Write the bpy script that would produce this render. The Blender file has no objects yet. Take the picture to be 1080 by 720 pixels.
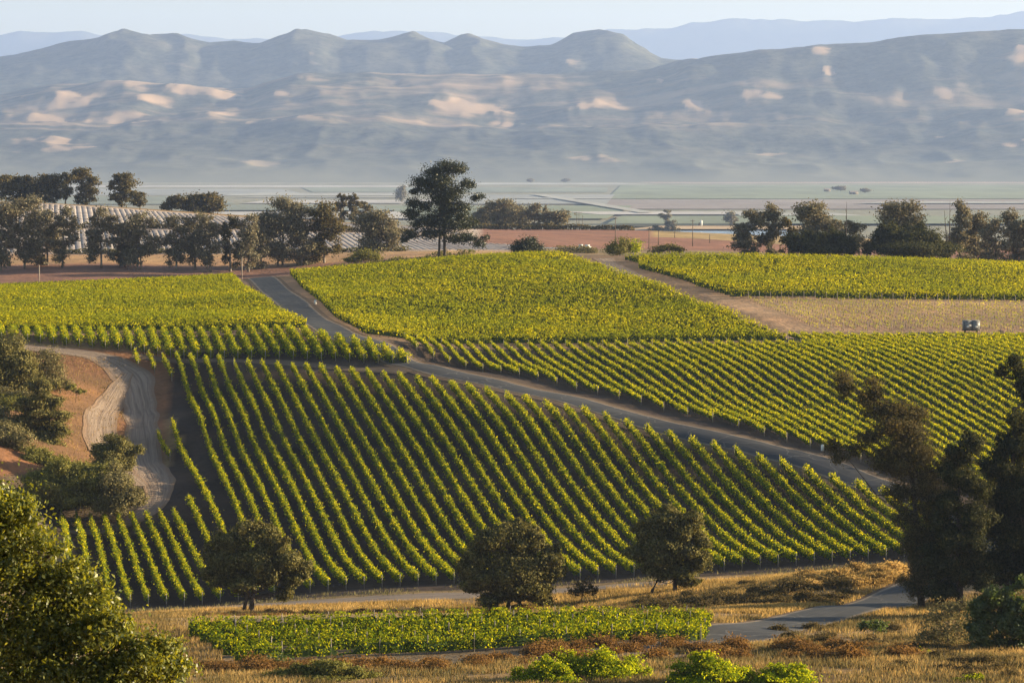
import bpy, math, random
import numpy as np

sc = bpy.context.scene
COL = sc.collection

# ---------------------------------------------------------------- view geometry (metres, camera at the origin, looking along +Y)
FPX = 3062.0
HOR = 170.0
PITCH = math.atan((360.0 - HOR) / FPX)
CP, SP = math.cos(PITCH), math.sin(PITCH)
VALLEY = -65.0
TAU = -0.2                     # every vine row of the hill runs along x = u + TAU*y


def P(px, py, D):
    """world point seen at photo pixel (px,py) at forward distance D"""
    u = (px - 540.0) / FPX
    v = (360.0 - py) / FPX
    dy = CP + v * SP
    dz = -SP + v * CP
    return (u / dy * D, D, dz / dy * D)


def XD(px, D):
    return (px - 540.0) / FPX * D


def project(x, y, z):
    x, y, z = np.asarray(x, float), np.asarray(y, float), np.asarray(z, float)
    f = np.maximum(y * CP - z * SP, 0.5)
    v = y * SP + z * CP
    return 540 + FPX * x / f, 360 - FPX * v / f


# ---------------------------------------------------------------- terrain control points
CT = []
# the camera's own hill
CT += [(-80, -40, -4), (0, -40, -4), (80, -40, -5), (-80, 40, -11), (0, 20, -8), (80, 40, -12), (-60, 75, -17.5), (-18, 75, -17.5), (60, 90, -19), (0, 110, -22.5),
       (-70, 130, -26), (70, 140, -27), (-18, 150, -29.5), (0, 170, -33), (-60, 190, -37), (60, 190, -35.5)]
for px, py, D in [
    # foreground strip
    (-150, 745, 212), (100, 742, 212), (300, 742, 212), (540, 742, 212), (800, 742, 212), (1000, 742, 212), (1250, 735, 215),
    (150, 715, 233), (330, 713, 233), (600, 706, 234), (900, 700, 236), (1050, 698, 238), (1250, 690, 245),
    # terrace of the small front vineyard
    (120, 704, 246), (250, 699, 248), (480, 688, 255), (720, 675, 264), (120, 672, 262), (200, 668, 265), (480, 660, 271), (750, 660, 276),
    # dip and verge behind the terrace
    (100, 655, 335), (200, 655, 338), (400, 652, 340), (560, 650, 343), (700, 643, 345),
    (265, 645, 365), (120, 650, 366), (540, 640, 366), (706, 624, 368), (400, 640, 372),
    (170, 644, 385), (500, 627, 385), (700, 614, 385), (850, 604, 388), (40, 655, 385),
    # paved road bottom right and its bank
    (760, 675, 272), (820, 662, 285), (860, 651, 298), (900, 640, 310), (960, 622, 335), (1040, 600, 372), (1090, 570, 400),
    (780, 640, 330), (860, 618, 342), (910, 604, 352), (945, 597, 358),
    (1000, 645, 316), (1060, 650, 305), (1040, 672, 270), (1150, 640, 300), (1250, 640, 300), (1300, 600, 350),
    # left bank
    (30, 372, 557), (60, 400, 530), (110, 390, 549), (110, 430, 525), (70, 430, 510), (40, 480, 470), (20, 430, 500), (150, 430, 529), (90, 480, 484), (130, 480, 498), (165, 500, 478), (90, 545, 449),
    (0, 545, 436), (-60, 480, 455), (150, 548, 449), (-120, 560, 445), (-200, 400, 548), (-200, 640, 390),
    (140, 373, 560), (60, 366, 562), (20, 362, 563), (0, 361, 564), (-150, 360, 565), (270, 377, 556), (340, 382, 547), (400, 386, 541),
    (180, 455, 505), (192, 442, 514), (78, 560, 447), (197, 547, 447),
    # plateau of the upper left field
    (20, 351, 585), (200, 352, 582), (340, 352, 575), (50, 335, 640), (200, 333, 645), (-150, 335, 640), (-150, 312, 740), (0, 311, 750), (120, 303, 770),
    (240, 296, 800), (150, 315, 710), (20, 318, 705),
    # road
    (272, 293, 800), (287, 304, 735), (309, 321, 655), (340, 342, 600), (367, 357, 566), (270, 298, 832), (230, 297, 838), (400, 363, 557), (440, 383, 536), (520, 402, 520), (590, 418, 505),
    (665, 440, 484), (740, 459, 468), (790, 469, 461), (835, 480, 454), (885, 495, 446), (940, 515, 435), (1000, 540, 421),
    # right slope
    (450, 379, 554), (501, 392, 545), (604, 413, 520), (712, 438, 493), (804, 461, 470), (850, 473, 462), (960, 506, 443), (1080, 535, 427), (1250, 560, 415),
    (460, 362, 583), (560, 366, 575), (660, 370, 568), (760, 372, 563), (880, 374, 560), (1000, 375, 558), (1100, 376, 556), (1250, 378, 556),
    (900, 440, 495), (1050, 460, 480), (1250, 470, 478), (700, 398, 532), (820, 412, 520), (1000, 415, 515),
    # break and upper centre field
    (560, 354, 598), (700, 352, 598), (830, 351, 600), (900, 351, 601), (1000, 351, 602), (1100, 352, 602), (1250, 352, 602),
    (420, 340, 625), (560, 325, 655), (700, 328, 645), (560, 295, 715), (400, 305, 705), (650, 300, 700), (465, 280, 770), (400, 285, 780), (560, 275, 775), (310, 290, 800),
    (620, 277, 770), (640, 279, 765), (720, 310, 670), (770, 330, 630), (810, 348, 601),
    # upper right field
    (700, 275, 768), (800, 276, 768), (950, 280, 765), (1080, 285, 765), (1250, 292, 765), (850, 326, 640), (1000, 328, 640), (1080, 329, 640), (850, 300, 700), (1000, 304, 700), (1250, 330, 640),
    # brown field and tree line beyond the crest
    (-150, 300, 860), (0, 296, 860), (100, 293, 868), (200, 292, 878), (280, 290, 885), (100, 279, 900), (250, 276, 915), (400, 274, 900), (0, 281, 900), (-150, 284, 900),
    (480, 274, 860), (600, 272, 880), (700, 270, 880), (800, 270, 850), (1000, 278, 850), (1250, 288, 850),
    (100, 268, 945), (250, 266, 950), (400, 264, 950), (500, 262, 960), (-150, 268, 945),
    (100, 242, 1050), (250, 242, 1055), (400, 248, 1040), (500, 248, 1060), (-150, 240, 1050),
    (60, 216, 1200), (180, 225, 1190), (300, 233, 1180), (430, 240, 1170), (-150, 212, 1200), (520, 243, 1200),
    (600, 262, 1000), (740, 264, 1000), (600, 252, 1150), (600, 243, 1320), (520, 243, 1320), (680, 244, 1320), (740, 252, 1180), (775, 266, 1080), (850, 268, 1000), (1000, 272, 1000), (1250, 280, 1000),
    (850, 262, 1250), (1050, 262, 1250),
]:
    CT.append(P(px, py, D))

# rows of the steep lower field: (index, photo x of the upper end, photo y of its top)
LOWTOP = {-3: (145, 368), -2: (157, 369), -1: (171, 371), 0: (185, 370), 1: (200, 371), 2: (215.5, 374), 3: (229.5, 372), 4: (246, 375), 5: (260.5, 376), 6: (275, 377), 7: (291, 379), 8: (307, 380), 9: (322, 381),
          10: (337.5, 382), 11: (354, 384), 12: (369.5, 385), 13: (386, 387), 14: (404, 389), 15: (420, 391), 16: (439, 394), 17: (455, 396), 18: (475, 400), 19: (492, 403),
          20: (512, 406), 21: (532.5, 411), 22: (552.5, 415), 23: (575, 419), 24: (595.5, 424), 25: (615, 428), 26: (637.5, 434), 27: (660, 440), 28: (682.5, 446), 29: (706, 453),
          30: (729, 459), 31: (752.5, 464), 32: (776, 471), 33: (800, 477), 34: (824, 482), 35: (851, 490), 36: (877.5, 498), 37: (905, 507), 38: (932, 514), 39: (962, 524)}
BOTX = lambda k: 287 + 19.1 * k
BOTY = lambda k: float(np.interp(k, [-12, -10, -3, 0, 3, 10, 17, 25, 34, 40], [644, 641, 636, 630, 622, 615, 611, 601, 590, 583]))


def low_row(k):
    """plan ends of one row of the lower field: (bottom x, bottom y, top x, top y)"""
    a = (BOTX(k) - 540) / FPX
    xb, Db = a * 400, 400.0
    if k in LOWTOP and k >= 0:
        b = (LOWTOP[k][0] - 540) / FPX
        Dt = Db * (a - TAU) / (b - TAU)
    elif k in (-1, -2):
        Dt = {-1: 505, -2: 455}[k]
        b = {-1: (180 - 540) / FPX, -2: (197 - 540) / FPX}[k]
        if k == -1:
            Dt = 508
    else:
        Dt = 448.0
        b = (np.interp(k, [-11, -10, -3], [62, 78, 181]) - 540) / FPX
    return xb, Db, b * Dt, Dt


for k in list(range(-10, 40, 3)):
    CT.append(P(BOTX(k), BOTY(k), 400))
for k in range(0, 40, 3):
    px, py = LOWTOP[k]
    Dt = low_row(k)[3]
    CT.append(P(px, py + 1.85 * FPX / Dt, Dt))

CT = np.array(CT, float)


def _phi(r2):
    return 0.5 * r2 * np.log(r2 + 1e-12)


def _fit():
    X = CT[:, :2] / 100.0
    n = len(X)
    r2 = ((X[:, None, :] - X[None, :, :]) ** 2).sum(-1)
    K = _phi(r2) + np.eye(n) * 0.0015
    Q = np.c_[np.ones(n), X]
    A = np.block([[K, Q], [Q.T, np.zeros((3, 3))]])
    return np.linalg.solve(A, np.r_[CT[:, 2], 0, 0, 0])


COEF = _fit()
NCT = len(CT)


def tz(x, y):
    """height of the land"""
    x = np.atleast_1d(np.asarray(x, float))
    y = np.atleast_1d(np.asarray(y, float))
    shp = np.broadcast(x, y).shape
    x = np.broadcast_to(x, shp).ravel()
    y = np.broadcast_to(y, shp).ravel()
    lim = 60 + 0.24 * np.maximum(y, 0)
    xc = np.clip(x, -lim, lim)
    yc = np.clip(y, -60, 1500)
    out = np.empty(len(x))
    C = CT[:, :2] / 100.0
    for i in range(0, len(x), 20000):
        a = xc[i:i + 20000] / 100.0
        b = yc[i:i + 20000] / 100.0
        r2 = (a[:, None] - C[None, :, 0]) ** 2 + (b[:, None] - C[None, :, 1]) ** 2
        out[i:i + 20000] = _phi(r2) @ COEF[:NCT] + COEF[NCT] + COEF[NCT + 1] * a + COEF[NCT + 2] * b
    t = np.clip((y - 1330) / 450.0, 0, 1)
    t = t * t * (3 - 2 * t)
    out = np.maximum(out, VALLEY - 3) * (1 - t) + VALLEY * t
    return out.reshape(shp)


def z1(x, y):
    return float(tz(x, y)[0])


def at(px, py, d0=150.0, d1=1700.0):
    """first point of the land seen at a photo pixel"""
    D = np.arange(d0, d1, 1.0)
    x0, _, z0 = P(px, py, 1.0)
    h = z0 * D - tz(x0 * D, D)
    i = np.argmax(h < 0)
    if not (h < 0).any():
        i = len(D) - 1
    d = D[i]
    if i > 0:
        d = D[i - 1] + h[i - 1] / (h[i - 1] - h[i] + 1e-9)
    return (x0 * d, d, z1(x0 * d, d))

# ================================================================ camera, sky, sun, exposure
cam_d = bpy.data.cameras.new("camera")
cam_d.sensor_width = 36.0
cam_d.lens = FPX / 1080.0 * 36.0
cam_d.clip_start = 1.0
cam_d.clip_end = 80000.0
cam = bpy.data.objects.new("camera", cam_d)
cam.location = (0, 0, 0)
cam.rotation_euler = (math.pi / 2 - PITCH, 0, 0)
COL.objects.link(cam)
sc.camera = cam

SUN_AZ, SUN_EL = math.radians(79.0), math.radians(11.5)      # azimuth from the view direction towards the right
world = bpy.data.worlds.new("World")
sc.world = world
world.use_nodes = True
wn = world.node_tree
wn.nodes.clear()
sky = wn.nodes.new("ShaderNodeTexSky")
sky.sky_type = 'NISHITA'
sky.sun_disc = False
sky.sun_elevation = SUN_EL
sky.sun_rotation = SUN_AZ
sky.air_density = 1.1
sky.dust_density = 1.1
sky.ozone_density = 0.6
bg = wn.nodes.new("ShaderNodeBackground")
bg.inputs[1].default_value = 0.05
wo = wn.nodes.new("ShaderNodeOutputWorld")
wn.links.new(sky.outputs[0], bg.inputs[0])
wn.links.new(bg.outputs[0], wo.inputs[0])
sl = bpy.data.lights.new("sun", 'SUN')
sl.energy = 5.0
sl.angle = math.radians(0.53)
sl.color = (1.0, 0.80, 0.51)
so = bpy.data.objects.new("sun", sl)
so.rotation_euler = (math.pi / 2 - SUN_EL, 0, math.pi - SUN_AZ)
so.location = (300, 100, 200)
COL.objects.link(so)
vs = sc.view_settings
vs.view_transform = 'Standard'
vs.look = 'None'
vs.gamma = 1.0
vs.use_curve_mapping = False
vs.exposure = 2.0
HAZE_DENSITY = 3.7e-5
HAZE_COLOR = (0.42, 0.58, 1.0)

sc.render.engine = 'CYCLES'
cy = sc.cycles
cy.use_denoising = True
try:
    cy.denoiser = 'OPENIMAGEDENOISE'
    cy.denoising_input_passes = 'RGB_ALBEDO_NORMAL'
except Exception:
    pass
cy.max_bounces = 6
cy.diffuse_bounces = 2
cy.glossy_bounces = 2
cy.transmission_bounces = 3
cy.volume_bounces = 1
cy.transparent_max_bounces = 4
cy.caustics_reflective = False
cy.caustics_refractive = False

# ================================================================ helpers
rng = np.random.default_rng(11)


class MB:
    """collects quads and triangles, links them as ONE mesh object"""

    def __init__(self):
        self.v, self.q, self.qm, self.t, self.tm, self.n = [], [], [], [], [], 0

    def add(self, verts, quads=None, tris=None, m=0):
        verts = np.asarray(verts, np.float64).reshape(-1, 3)
        self.v.append(verts)
        if quads is not None and len(quads):
            quads = np.asarray(quads, np.int64).reshape(-1, 4) + self.n
            self.q.append(quads)
            self.qm.append(np.full(len(quads), m))
        if tris is not None and len(tris):
            tris = np.asarray(tris, np.int64).reshape(-1, 3) + self.n
            self.t.append(tris)
            self.tm.append(np.full(len(tris), m))
        self.n += len(verts)
        return self

    def box(self, x0, x1, y0, y1, z0, z1, m=0, rot=0.0, origin=(0, 0, 0)):
        v = np.array([[x, y, z] for x in (x0, x1) for y in (y0, y1) for z in (z0, z1)], float)
        c, s = math.cos(rot), math.sin(rot)
        w = v.copy()
        w[:, 0] = v[:, 0] * c - v[:, 1] * s
        w[:, 1] = v[:, 0] * s + v[:, 1] * c
        w += np.array(origin)
        return self.add(w, [(0, 1, 3, 2), (4, 6, 7, 5), (0, 4, 5, 1), (2, 3, 7, 6), (0, 2, 6, 4), (1, 5, 7, 3)], m=m)

    def tube(self, pts, radii, m=0, n=7):
        pts = np.asarray(pts, float)
        k = len(pts)
        d = np.gradient(pts, axis=0)
        d /= np.linalg.norm(d, axis=1)[:, None] + 1e-9
        ref = np.where(np.abs(d[:, 2:3]) > 0.9, np.array([[1.0, 0, 0]]), np.array([[0, 0, 1.0]]))
        a = np.cross(d, ref)
        a /= np.linalg.norm(a, axis=1)[:, None] + 1e-9
        b = np.cross(d, a)
        th = np.linspace(0, 2 * math.pi, n, endpoint=False)
        r = np.asarray(radii, float)
        ring = pts[:, None, :] + r[:, None, None] * (np.cos(th)[None, :, None] * a[:, None, :] + np.sin(th)[None, :, None] * b[:, None, :])
        v = ring.reshape(-1, 3)
        q = []
        for i in range(k - 1):
            for j in range(n):
                q.append((i * n + j, i * n + (j + 1) % n, (i + 1) * n + (j + 1) % n, (i + 1) * n + j))
        t = []
        v = np.vstack([v, pts[0], pts[-1]])
        for j in range(n):
            t.append((k * n, (j + 1) % n, j))
            t.append((k * n + 1, (k - 1) * n + j, (k - 1) * n + (j + 1) % n))
        return self.add(v, q, t, m)

    def build(self, name, mats, parent=None, loc=None, smooth=False):
        v = np.vstack(self.v) if self.v else np.zeros((0, 3))
        q = np.vstack(self.q) if self.q else np.zeros((0, 4), np.int64)
        t = np.vstack(self.t) if self.t else np.zeros((0, 3), np.int64)
        if loc is not None:
            v = v - np.array(loc)
        me = bpy.data.meshes.new(name)
        me.vertices.add(len(v))
        me.vertices.foreach_set("co", v.astype(np.float32).ravel())
        me.loops.add(4 * len(q) + 3 * len(t))
        me.loops.foreach_set("vertex_index", np.r_[q.ravel(), t.ravel()].astype(np.int32))
        me.polygons.add(len(q) + len(t))
        me.polygons.foreach_set("loop_start", np.r_[np.arange(len(q)) * 4, 4 * len(q) + np.arange(len(t)) * 3].astype(np.int32))
        if not isinstance(mats, (list, tuple)):
            mats = [mats]
        for mt in mats:
            me.materials.append(mt)
        mi = np.r_[np.concatenate(self.qm) if self.qm else [], np.concatenate(self.tm) if self.tm else []]
        me.polygons.foreach_set("material_index", mi.astype(np.int32))
        if smooth:
            me.polygons.foreach_set("use_smooth", np.ones(len(mi), bool))
        me.update(calc_edges=True)
        o = bpy.data.objects.new(name, me)
        COL.objects.link(o)
        if loc is not None:
            o.location = loc
        if parent is not None:
            o.parent = parent
            if loc is not None:
                o.location = (loc[0] - parent.location[0], loc[1] - parent.location[1], loc[2] - parent.location[2])
        return o


def tag(o, label=None, cat=None, group=None, kind=None):
    if label:
        o["label"] = label
    if cat:
        o["category"] = cat
    if group:
        o["group"] = group
    if kind:
        o["kind"] = kind
    return o


def empty(name, loc):
    o = bpy.data.objects.new(name, None)
    o.location = loc
    o.empty_display_size = 0.5
    COL.objects.link(o)
    return o


def leaves(mb, c, size, out=None, spread=1.0, m=0, aspect=0.6, up=0.0, r=rng):
    """one rhombic leaf face per centre, each turned its own way"""
    n = len(c)
    if n == 0:
        return
    nv = r.normal(size=(n, 3)) * spread
    if out is not None:
        nv = nv + out
    nv[:, 2] += up
    nv /= np.linalg.norm(nv, axis=1)[:, None] + 1e-9
    t = np.cross(nv, r.normal(size=(n, 3)))
    t /= np.linalg.norm(t, axis=1)[:, None] + 1e-9
    b = np.cross(nv, t)
    s = (np.asarray(size) * 0.5)[:, None] if np.ndim(size) else size * 0.5
    bend = nv * s * 0.25
    v = np.stack([c - t * s, c - b * s * aspect + bend, c + t * s, c + b * s * aspect + bend], 1).reshape(-1, 3)
    mb.add(v, np.arange(4 * n).reshape(-1, 4), m=m)


ONES = ["", "first", "second", "third", "fourth", "fifth", "sixth", "seventh", "eighth", "ninth", "tenth", "eleventh", "twelfth", "thirteenth", "fourteenth", "fifteenth",
        "sixteenth", "seventeenth", "eighteenth", "nineteenth"]
TENS = {2: ("twentieth", "twenty"), 3: ("thirtieth", "thirty"), 4: ("fortieth", "forty"), 5: ("fiftieth", "fifty"), 6: ("sixtieth", "sixty"), 7: ("seventieth", "seventy"), 8: ("eightieth", "eighty")}


def ordinal(n):
    if n < 20:
        return ONES[n]
    a, b = divmod(n, 10)
    return TENS[a][0] if b == 0 else TENS[a][1] + "-" + ONES[b]


# ---------------------------------------------------------------- noise for shapes (vectorised value noise)
_tab = np.random.default_rng(5).random((256, 256))


def vnoise(x, y):
    xi, yi = np.floor(x).astype(int), np.floor(y).astype(int)
    fx, fy = x - xi, y - yi
    fx, fy = fx * fx * (3 - 2 * fx), fy * fy * (3 - 2 * fy)
    a, b = _tab[xi % 256, yi % 256], _tab[(xi + 1) % 256, yi % 256]
    c, d = _tab[xi % 256, (yi + 1) % 256], _tab[(xi + 1) % 256, (yi + 1) % 256]
    return (a * (1 - fx) + b * fx) * (1 - fy) + (c * (1 - fx) + d * fx) * fy


def fbm(x, y, o=4):
    s, a, t = 0.0, 1.0, 0.0
    for i in range(o):
        s = s + a * vnoise(x * 2 ** i + 17.3 * i, y * 2 ** i + 9.1 * i)
        t += a
        a *= 0.5
    return s / t


def ridged(x, y, o=4):
    s, a, t = 0.0, 1.0, 0.0
    for i in range(o):
        s = s + a * (1 - np.abs(2 * vnoise(x * 2 ** i + 7.7 * i, y * 2 ** i + 3.1 * i) - 1))
        t += a
        a *= 0.5
    return s / t


# ---------------------------------------------------------------- materials
def new_mat(name):
    m = bpy.data.materials.new(name)
    m.use_nodes = True
    nt = m.node_tree
    nt.nodes.clear()
    out = nt.nodes.new("ShaderNodeOutputMaterial")
    return m, nt, out


def N(nt, t, **kw):
    n = nt.nodes.new("ShaderNode" + t)
    for k, v in kw.items():
        setattr(n, k, v)
    return n


def mixrgb(nt, a, b, f, mode='MIX'):
    n = N(nt, "MixRGB", blend_type=mode)
    for i, x in ((0, f), (1, a), (2, b)):
        if hasattr(x, "is_output") or isinstance(x, bpy.types.NodeSocket):
            nt.links.new(x, n.inputs[i])
        elif isinstance(x, (int, float)):
            n.inputs[i].default_value = x
        else:
            n.inputs[i].default_value = (x[0], x[1], x[2], 1)
    return n.outputs[0]


def noise(nt, scale, detail=4, rough=0.55, vec=None, dist=0.0):
    n = N(nt, "TexNoise")
    n.inputs["Scale"].default_value = scale
    n.inputs["Detail"].default_value = detail
    n.inputs["Roughness"].default_value = rough
    n.inputs["Distortion"].default_value = dist
    if vec is not None:
        nt.links.new(vec, n.inputs["Vector"])
    return n.outputs["Fac"]


def ramp(nt, fac, lo, hi):
    n = N(nt, "MapRange")
    n.inputs[1].default_value = lo
    n.inputs[2].default_value = hi
    nt.links.new(fac, n.inputs[0])
    return n.outputs[0]


def objpos(nt, scale=(1, 1, 1), rot=0.0):
    g = N(nt, "NewGeometry")
    mp = N(nt, "Mapping")
    mp.inputs["Scale"].default_value = scale
    mp.inputs["Rotation"].default_value = (0, 0, rot)
    nt.links.new(g.outputs["Position"], mp.inputs["Vector"])
    return mp.outputs[0]


def leaf_mat(name, a, b, ta, tb, trans=0.45, gloss=0.04, rough=0.5, patch=None):
    """leaf: two leaf colours by face, light passing through"""
    m, nt, out = new_mat(name)
    g = N(nt, "NewGeometry")
    rnd = g.outputs["Random Per Island"]
    d = N(nt, "BsdfDiffuse")
    dc, tc = mixrgb(nt, a, b, rnd), mixrgb(nt, ta, tb, rnd)
    if patch:
        pf = ramp(nt, noise(nt, patch[0], 4, 0.6, objpos(nt)), 0.40, 0.60)
        dc = mixrgb(nt, dc, mixrgb(nt, patch[1], patch[2], rnd), pf)
        tc = mixrgb(nt, tc, mixrgb(nt, patch[1], patch[2], rnd), pf)
    nt.links.new(dc, d.inputs[0])
    t = N(nt, "BsdfTranslucent")
    nt.links.new(tc, t.inputs[0])
    mx = N(nt, "MixShader")
    mx.inputs[0].default_value = trans
    nt.links.new(d.outputs[0], mx.inputs[1])
    nt.links.new(t.outputs[0], mx.inputs[2])
    gl = N(nt, "BsdfGlossy")
    gl.inputs["Roughness"].default_value = rough
    m2 = N(nt, "MixShader")
    m2.inputs[0].default_value = gloss
    nt.links.new(mx.outputs[0], m2.inputs[1])
    nt.links.new(gl.outputs[0], m2.inputs[2])
    nt.links.new(m2.outputs[0], out.inputs[0])
    return m


def rough_mat(name, a, b, scale, lo=0.35, hi=0.65, rough=0.9, bump=0.0, detail=5, spec=0.2, vscale=(1, 1, 1), rot=0.0):
    m, nt, out = new_mat(name)
    p = objpos(nt, vscale, rot)
    f = ramp(nt, noise(nt, scale, detail, 0.6, p), lo, hi)
    bs = N(nt, "BsdfPrincipled")
    bs.inputs["Roughness"].default_value = rough
    bs.inputs["Specular IOR Level"].default_value = spec
    nt.links.new(mixrgb(nt, a, b, f), bs.inputs["Base Color"])
    if bump:
        bp = N(nt, "Bump")
        bp.inputs["Strength"].default_value = 0.6
        bp.inputs["Distance"].default_value = bump
        nt.links.new(noise(nt, scale * 3, 5, 0.6, p), bp.inputs["Height"])
        nt.links.new(bp.outputs[0], bs.inputs["Normal"])
    nt.links.new(bs.outputs[0], out.inputs[0])
    return m


M = {}
M['vine'] = leaf_mat("vine_leaf", (0.05, 0.125, 0.02), (0.215, 0.25, 0.018), (0.20, 0.26, 0.004), (0.98, 0.80, 0.006), 0.43, 0.0)
M['vine_far'] = leaf_mat("vine_leaf_pale", (0.08, 0.135, 0.016), (0.31, 0.30, 0.018), (0.32, 0.34, 0.004), (0.98, 0.80, 0.006), 0.47, 0.0, patch=(0.035, (0.17, 0.21, 0.014), (0.47, 0.45, 0.012)))
M['vine_front'] = leaf_mat("vine_leaf_lush", (0.045, 0.115, 0.016), (0.19, 0.23, 0.016), (0.14, 0.2, 0.004), (0.9, 0.80, 0.006), 0.42, 0.0)
M['vine_core'] = rough_mat("inner_shade_panel", (0.030, 0.055, 0.014), (0.055, 0.085, 0.02), 3)  # shade of the inner leaves put into the panel colour
M['wood'] = rough_mat("vine_wood", (0.10, 0.07, 0.05), (0.19, 0.14, 0.10), 6)
M['post'] = rough_mat("trellis_post_wood", (0.22, 0.19, 0.16), (0.36, 0.31, 0.26), 5)
M['bark'] = rough_mat("tree_bark", (0.045, 0.034, 0.027), (0.12, 0.095, 0.075), 3, bump=0.03)
M['bark_pale'] = rough_mat("smooth_pale_bark", (0.12, 0.10, 0.085), (0.30, 0.26, 0.22), 1.2, vscale=(1, 1, 0.3))
M['oak'] = leaf_mat("oak_leaf", (0.055, 0.06, 0.024), (0.25, 0.22, 0.085), (0.08, 0.085, 0.015), (0.28, 0.22, 0.045), 0.25, 0.0)
M['near'] = leaf_mat("broad_glossy_leaf", (0.032, 0.052, 0.012), (0.20, 0.21, 0.035), (0.07, 0.10, 0.010), (0.52, 0.46, 0.02), 0.36, 0.03, 0.45)
M['pine'] = leaf_mat("pine_needle", (0.022, 0.034, 0.016), (0.055, 0.06, 0.028), (0.04, 0.05, 0.015), (0.07, 0.07, 0.02), 0.2)
M['euc'] = leaf_mat("gum_leaf", (0.12, 0.125, 0.09), (0.30, 0.265, 0.18), (0.10, 0.10, 0.05), (0.28, 0.21, 0.11), 0.3, 0.0)
M['euc_dark'] = leaf_mat("dark_gum_leaf", (0.045, 0.048, 0.028), (0.16, 0.14, 0.075), (0.06, 0.06, 0.015), (0.28, 0.19, 0.05), 0.3, 0.0)
M['cyp'] = leaf_mat("cypress_leaf", (0.026, 0.035, 0.018), (0.095, 0.09, 0.042), (0.04, 0.05, 0.01), (0.12, 0.11, 0.03), 0.2, 0.0)
M['olive'] = leaf_mat("olive_bush_leaf", (0.085, 0.095, 0.028), (0.28, 0.26, 0.08), (0.13, 0.14, 0.02), (0.35, 0.30, 0.05), 0.3, 0.0)
M['greygreen'] = leaf_mat("grey_green_leaf", (0.11, 0.105, 0.05), (0.28, 0.24, 0.12), (0.12, 0.12, 0.045), (0.26, 0.21, 0.08), 0.3, 0.0)
M['lime'] = leaf_mat("lime_bush_leaf", (0.07, 0.14, 0.012), (0.20, 0.25, 0.016), (0.26, 0.34, 0.006), (0.85, 0.78, 0.012), 0.45, 0.0)
M['green'] = leaf_mat("green_bush_leaf", (0.045, 0.075, 0.018), (0.10, 0.13, 0.03), (0.08, 0.13, 0.012), (0.15, 0.18, 0.02), 0.35)
M['rust'] = leaf_mat("rust_brown_twig", (0.13, 0.075, 0.03), (0.26, 0.15, 0.06), (0.16, 0.085, 0.02), (0.36, 0.19, 0.05), 0.35, 0.0)
M['brush'] = leaf_mat("grey_brown_brush", (0.07, 0.06, 0.03), (0.16, 0.12, 0.06), (0.09, 0.07, 0.02), (0.17, 0.12, 0.04), 0.3, 0.0)
M['grass'] = leaf_mat("dry_grass_blade", (0.18, 0.125, 0.055), (0.52, 0.36, 0.16), (0.24, 0.15, 0.04), (0.70, 0.46, 0.16), 0.45, 0.0, patch=(0.16, (0.09, 0.07, 0.03), (0.24, 0.18, 0.07)))
M['grass_gold'] = leaf_mat("golden_grass_blade", (0.30, 0.20, 0.08), (0.62, 0.43, 0.18), (0.40, 0.24, 0.06), (0.85, 0.56, 0.18), 0.45, 0.0, patch=(0.2, (0.20, 0.13, 0.04), (0.42, 0.28, 0.10)))
M['metal'] = rough_mat("grey_painted_metal", (0.15, 0.16, 0.175), (0.20, 0.21, 0.225), 2, rough=0.45, spec=0.5)
M['white'] = rough_mat("white_paint", (0.72, 0.72, 0.70), (0.82, 0.82, 0.80), 3, rough=0.5)
M['glass'] = rough_mat("pale_window", (0.62, 0.64, 0.62), (0.72, 0.74, 0.72), 1, rough=0.12, spec=0.6)
M['black'] = rough_mat("black_rubber", (0.015, 0.015, 0.016), (0.03, 0.03, 0.03), 8)
M['darkglass'] = rough_mat("dark_glass", (0.02, 0.025, 0.03), (0.03, 0.035, 0.04), 1, rough=0.08, spec=0.6)
M['pole'] = rough_mat("weathered_pole", (0.10, 0.08, 0.065), (0.17, 0.14, 0.12), 2)
M['plastic'] = leaf_mat("white_plastic_film", (0.60, 0.55, 0.53), (0.68, 0.63, 0.60), (0.60, 0.53, 0.50), (0.66, 0.59, 0.56), 0.45, 0.03, 0.5, patch=(0.06, (0.42, 0.37, 0.35), (0.48, 0.42, 0.40)))
M['crate'] = rough_mat("reddish_crate_wood", (0.27, 0.17, 0.13), (0.36, 0.24, 0.19), 2)


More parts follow.
